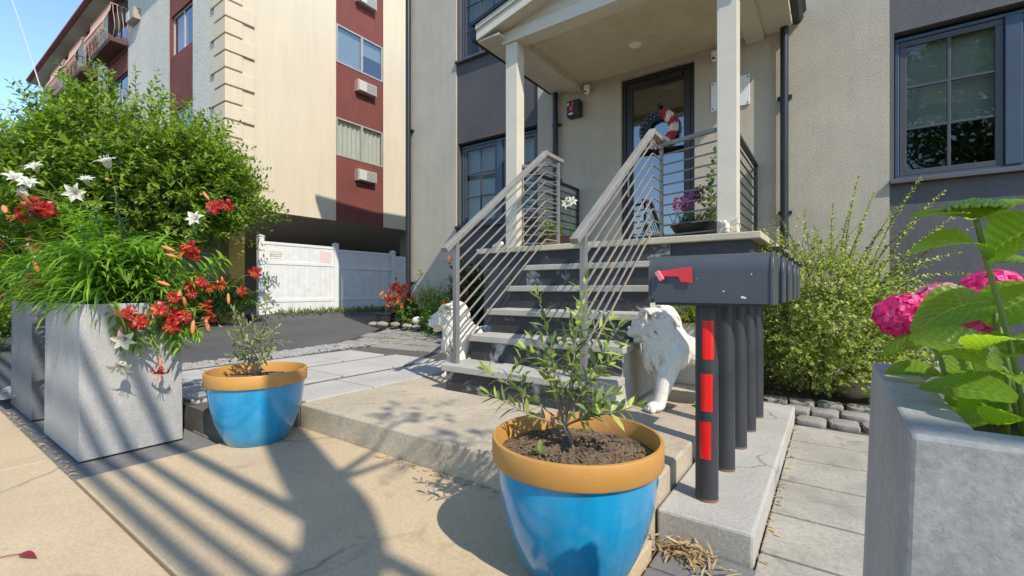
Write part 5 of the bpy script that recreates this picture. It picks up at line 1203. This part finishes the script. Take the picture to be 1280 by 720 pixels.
for pts in ([(.175, .74, .82), (.169, .73, .88), (.161, .73, .939), (.147, .73, 1.01), (.142, .73, 1.035), (.133, .722, 1.078)], [(.13, .83, .82), (.121, .82, .884), (.114, .83, .916), (.098, .92, .94)], [(.19, .82, .82), (.175, .82, .93), (.19, .94, .97)], [(.18, .76, .82), (.165, .78, .92), (.163, .80, .983)], [(.16, .74, .82), (.157, .72, .90), (.15, .72, .914)]):
    obj('stem', MB().tube(curve(pts, 4), .0027, 8), 'stem_green', hy, smooth=True)
def mophead(c, r, mat, n=70, flat=.85):
    mb = MB(); c = Vector(c)
    for i in range(n):
        z_ = 1 - 2 * (i + .5) / n; a = i * 2.399; rr = math.sqrt(1 - z_ * z_); v = Vector((rr * math.cos(a), rr * math.sin(a), z_)); p = c + Vector((v.x * r, v.y * r, v.z * r * flat)) * random.uniform(.9, 1.04)
        e = v.orthogonal().normalized(); e = Matrix.Rotation(random.uniform(0, 3), 3, v) @ e
        for k in range(4):
            s_ = Matrix.Rotation(k * math.pi / 2, 3, v) @ e; L = random.uniform(.014, .018); q = s_.cross(v)
            o_ = len(mb.v)
            P = [p, p + s_ * L * .5 + q * L * .42 + v * .002, p + s_ * L + q * L * .22 + v * .0015, p + s_ * L * 1.02 - q * L * .22 + v * .0015, p + s_ * L * .5 - q * L * .42 + v * .002]
            mb.add(P, [(0, 1, 2), (0, 2, 3), (0, 3, 4)])
    return obj('flower_head', mb, mat, hy)
mophead((.094, .93, .957), .037, 'pink_petal'); mophead((.195, .95, .990), .040, 'pink_petal'); mophead((.42, .84, 1.0), .042, 'pink_petal'); mophead((.68, .80, .99), .042, 'pink_petal'); mophead((.140, .96, .975), .036, 'pale_pink', 50); mophead((.165, .93, .950), .030, 'pink_petal', 40)
bd = MB()
for i in range(150):
    a = i * 2.399; r_ = .027 * math.sqrt(i / 150); bd.ell((.130 + r_ * math.cos(a), .722 + r_ * math.sin(a), 1.090 + .010 * (1 - (r_ / .027) ** 2) + random.uniform(-.001, .001)), (.0028,) * 3, None, 7, 5)
obj('bud_head', bd, 'bud_green', hy, smooth=True)

# ================================================================== STONES, DEBRIS, WIRES
def cobble(name, mat, loc, dim, rot, label, cat, group, seed):
    r_ = random.Random(seed); mb = MB(); n = 20; prof = [(.0, 0), (.97, 0), (1, .15), (1, .72), (.965, .93), (.90, 1), (0, 1)]; vs = []
    sq = [(abs(math.cos(a)) ** .45 * (1 if math.cos(a) > 0 else -1), abs(math.sin(a)) ** .45 * (1 if math.sin(a) > 0 else -1)) for a in [2 * math.pi * k / n for k in range(n)]]
    jit = [r_.uniform(.94, 1.05) for _ in range(n)]
    for q, z_ in prof: vs += [(x * q * dim[0] * j, y * q * dim[1] * j, z_ * dim[2]) for (x, y), j in zip(sq, jit)]
    mb.add(vs, [(i * n + k, i * n + (k + 1) % n, (i + 1) * n + (k + 1) % n, (i + 1) * n + k) for i in range(len(prof) - 1) for k in range(n)])
    o = obj(name, mb, mat, smooth='auto'); o.location = loc; o.rotation_euler = (0, 0, rot); return tag(o, label, cat, group)
k = 0
for row, (y0, n, x0) in enumerate(((4.27, 6, -.13), (4.48, 8, -.45), (4.69, 7, -.42))):
    for i in range(n):
        cobble('edging_stone', 'bank_paver', (x0 + i * .202 + random.uniform(-.01, .01), y0 + i * .016 + random.uniform(-.012, .012), -.07 + row * .022), (.095, .098, .05), random.uniform(-.1, .1), ('rounded grey edging stone in the front row along the path end', 'rounded grey edging stone in the second row beneath the arching shrub', 'rounded grey edging stone in the shaded rear row under the arching shrub')[row], 'edging stone', 'edging stones in front row' if row == 0 else 'edging stones in second row' if row == 1 else 'edging stones in rear row', k); k += 1
def rock(loc, r_, label, grp=None, seed=0, mat='rock'):
    q = random.Random(seed); mb = MB(); mb.ell((0, 0, 0), r_, None, 14, 9); ph = [q.uniform(0, 6) for _ in range(6)]
    mb.v = [(x * (1 + .16 * math.sin(9 * y / r_[0] * .5 + ph[0]) + .1 * math.sin(11 * z_ / r_[2] * .4 + ph[1])), y * (1 + .14 * math.sin(4 * x / r_[0] + ph[2])), z_ * (1 + .12 * math.sin(5 * x / r_[0] + ph[3]))) for x, y, z_ in mb.v]
    o = obj('rock', mb, mat, smooth=True); o.location = loc; return tag(o, label, 'rock', grp)
for i in range(9):
    u = i / 8; rock((lerp(-6.55, -4.5, u) + random.uniform(-.05, .05), lerp(5.02, 5.33, u) + random.uniform(-.05, .05), .345), (random.uniform(.06, .13), random.uniform(.05, .09), random.uniform(.03, .05)), 'tan rock in the ragged row along the top of the paved bank', 'tan rocks along bank top', i)
rock((-5.62, 5.2, .40), (.08, .07, .07), 'pale upright rock at the foot of the red flowering shrub', None, 20, 'lion_stone')
rock((.18, 5.0, .03), (.16, .11, .09), 'tan boulder beside the shaded edging stones under the shrub', None, 21)
lf = MB()
for i in range(170):
    a = random.gauss(0, .8); b_ = random.gauss(0, .8); p = (-.49 + .075 * a + .02, 1.86 + .035 * b_ - .10 * (a > 1) , -.05 + abs(random.gauss(0, .018)))
    lf.leaves([p], [(random.gauss(0, 1), random.gauss(0, 1), random.gauss(0, .25))], [(random.gauss(0, .3), random.gauss(0, .3), 1)], random.uniform(.03, .085), .0045, random.uniform(-.2, .4), .3)
o = obj('dry_leaf_litter', lf, 'husk'); o['kind'] = 'stuff'; o['label'] = 'heap of dry straw-coloured leaves below the end of the plinth'
lf = MB()
for i in range(420):
    w_ = random.random()
    if w_ < .25: p = (random.uniform(-2.2, -1.0), 1.775 - abs(random.gauss(0, .035)), .004)
    elif w_ < .5: p = (-.235 + abs(random.gauss(0, .015)), random.uniform(1.9, 4.2), -.05)
    elif w_ < .75: p = (random.uniform(-5.5, -3.3), .60 + abs(random.gauss(0, .03)), .004)
    else: p = (random.uniform(-.5, 1.0), random.uniform(4.15, 5.3), .0)
    lf.leaves([p], [(random.gauss(0, 1), random.gauss(0, 1), random.gauss(0, .2))], [(random.gauss(0, .3), random.gauss(0, .3), 1)], random.uniform(.012, .045), random.uniform(.002, .006), .2, .3)
o = obj('leaf_litter', lf, 'husk'); o['kind'] = 'stuff'; o['label'] = 'scattered dry leaf bits along kerbs and joints'
mb = MB(); strap(mb, (-2.47, .315, .012), (1, .35, .12), .085, .016, .05); mb.tube([(-2.47, .315, .012), (-2.50, .29, .008), (-2.52, .25, .006)], .0016, 5)
tag(obj('fallen_leaf', mb, 'red_leaf'), 'single curled dark red leaf lying on sidewalk at lower left', 'leaf')
tag(obj('cable', MB().tube([(-21.6, 2.5, 10.6), (-18.6, 2.5, 7.9), (-15.2, 2.5, 4.7)], .014, 6), 'cable_grey'), 'grey guy cable slanting down from the sky into the big round tree', 'cable')
tag(obj('cable', MB().tube([(-14.6, 1.5, 5.2), (-12.4, 1.5, 4.05), (-10.6, 1.5, 3.1)], .011, 6), 'cable_grey'), 'thin cable crossing the leaves at the left edge, lower of the two', 'cable')

# ================================================================== STREET TREES (seen in the glass), CABLES, AND A KERB TREE ADDED FOR ITS SHADE
def street_tree(x, y, h, r_, n, label, mat='garden_leaf'):
    t = thing('street_tree', label, 'tree', (x, y, -.12)); st = MB(); lf = MB()
    st.tube([(x, y, -.12), (x + .1, y, h * .3), (x, y + .1, h * .6)], [.22, .17, .08], 10)
    for k in range(6): a = k * 1.05; st.tube([(x + .1, y, h * (.3 + .04 * k)), (x + r_ * .5 * math.cos(a), y + r_ * .5 * math.sin(a), h * .6), (x + r_ * .8 * math.cos(a), y + r_ * .8 * math.sin(a), h * .78)], [.08, .05, .02], 6)
    crown(lf, (x, y, h * .66), (r_, r_, h * .3), n, .9, .24, .25, 12, .4); obj('trunk', st, 'bark', t, smooth=True); obj('crown', lf, mat, t)
for i, (x, y, h, r_, n) in enumerate(((4.6, -10.5, 12, 3.6, 620), (11.5, -12.5, 10, 3.4, 420), (-1.5, -14.5, 7.5, 2.6, 320))):
    street_tree(x, y, h, r_, n, ('broad leafy street tree opposite the porch', 'tallest street tree across the road to the right', 'small street tree across the road to the left')[i])
PX, PY = 12.0, -.9
t = thing('utility_pole', 'wooden utility pole at the kerb whose cables stripe the sidewalk with shade', 'utility pole', (PX, PY, -.12))
obj('pole', MB().tube([(PX, PY, -.12), (PX, PY, 6.2)], [.15, .12], 16), 'bark', t, smooth='auto')
obj('crossarm', MB().box(PX - .26, PX - .15, -1.15, -.45, 4.45, 4.57), 'bark', t, bevel=.006)
k_ = thing('added_shade_tree', 'unseen tree added at the kerb, its thick low limb shaped to shade the sidewalk', 'tree', (3.4, -4.4, -.12)); st = MB(); lf = MB()  # unseen tree, limb and leaf tufts shaped for the shadows they cast
st.tube(curve([(3.4, -4.4, -.12), (3.45, -4.3, 2.2), (3.5, -3.2, 3.9), (3.45, -1.7, 4.75), (3.3, -.95, 4.97), (2.95, -.62, 5.0), (2.4, -.43, 5.05), (1.55, -.14, 5.1)], 6), list(np.linspace(.20, .14, 43)), 12)
st.tube(curve([(3.45, -4.3, 2.2), (3.7, -4.8, 4.5), (3.6, -5.2, 7.0)], 5), list(np.linspace(.15, .05, 11)), 10)
for p, n in (((2.45, .30, 5.2), 7), ((2.95, .12, 5.25), 5)):
    st.tube([(2.6, -.45, 5.05), (lerp(2.6, p[0], .5), lerp(-.45, p[1], .6), 5.2), p], [.035, .02, .008], 5); crown(lf, p, (.26, .2, .16), n, .25, .09, .25, 8, .3)
crown(lf, (3.6, -5.4, 7.6), (1.8, 1.6, 1.3), 260, .6, .17, .25, 12, .4)
obj('trunk', st, 'bark', k_, smooth=True); obj('crown', lf, 'tree_leaf', k_)
for k, (ys, rr) in enumerate(((.625, .036), (.735, .030), (.865, .032), (1.057, .038))):
    y = ys - .355 * 4.6; pts = [(x, y, 4.62 + .0009 * (x - PX) ** 2) for x in np.linspace(-32, 32, 33)]
    tag(obj('overhead_cable', MB().tube(pts, rr, 8), 'nursery_black'), ('overhead cable nearest the house, one of four on the utility pole', 'second overhead cable from the house on the utility pole', 'third overhead cable from the house on the utility pole', 'overhead cable farthest from the house on the utility pole')[3 - k], 'cable')
    obj('insulator', MB().lathe([(0, 0), (.03, 0), (.04, .03), (.02, .05), (0, .05)], 12, (PX - .10, y, 4.571)), 'brass', t, smooth='auto')
# far greenery and a house at the left end of the street, beyond the shaded planter
bush('hedge', 'dense hedge at the left edge of the photo beyond the shaded planter', 'hedge', (-13.5, 1.2, .9), (1.6, 1.0, 1.0), 420, .3, .12, .25, 'garden_leaf', (-13.5, 1.2, 0), 10)
bush('hedge', 'smaller hedge at far left edge in front of the denser one', 'hedge', (-9.6, .55, .55), (.8, .5, .6), 300, .25, .09, .25, 'tree_leaf', (-9.6, .55, 0), 10)
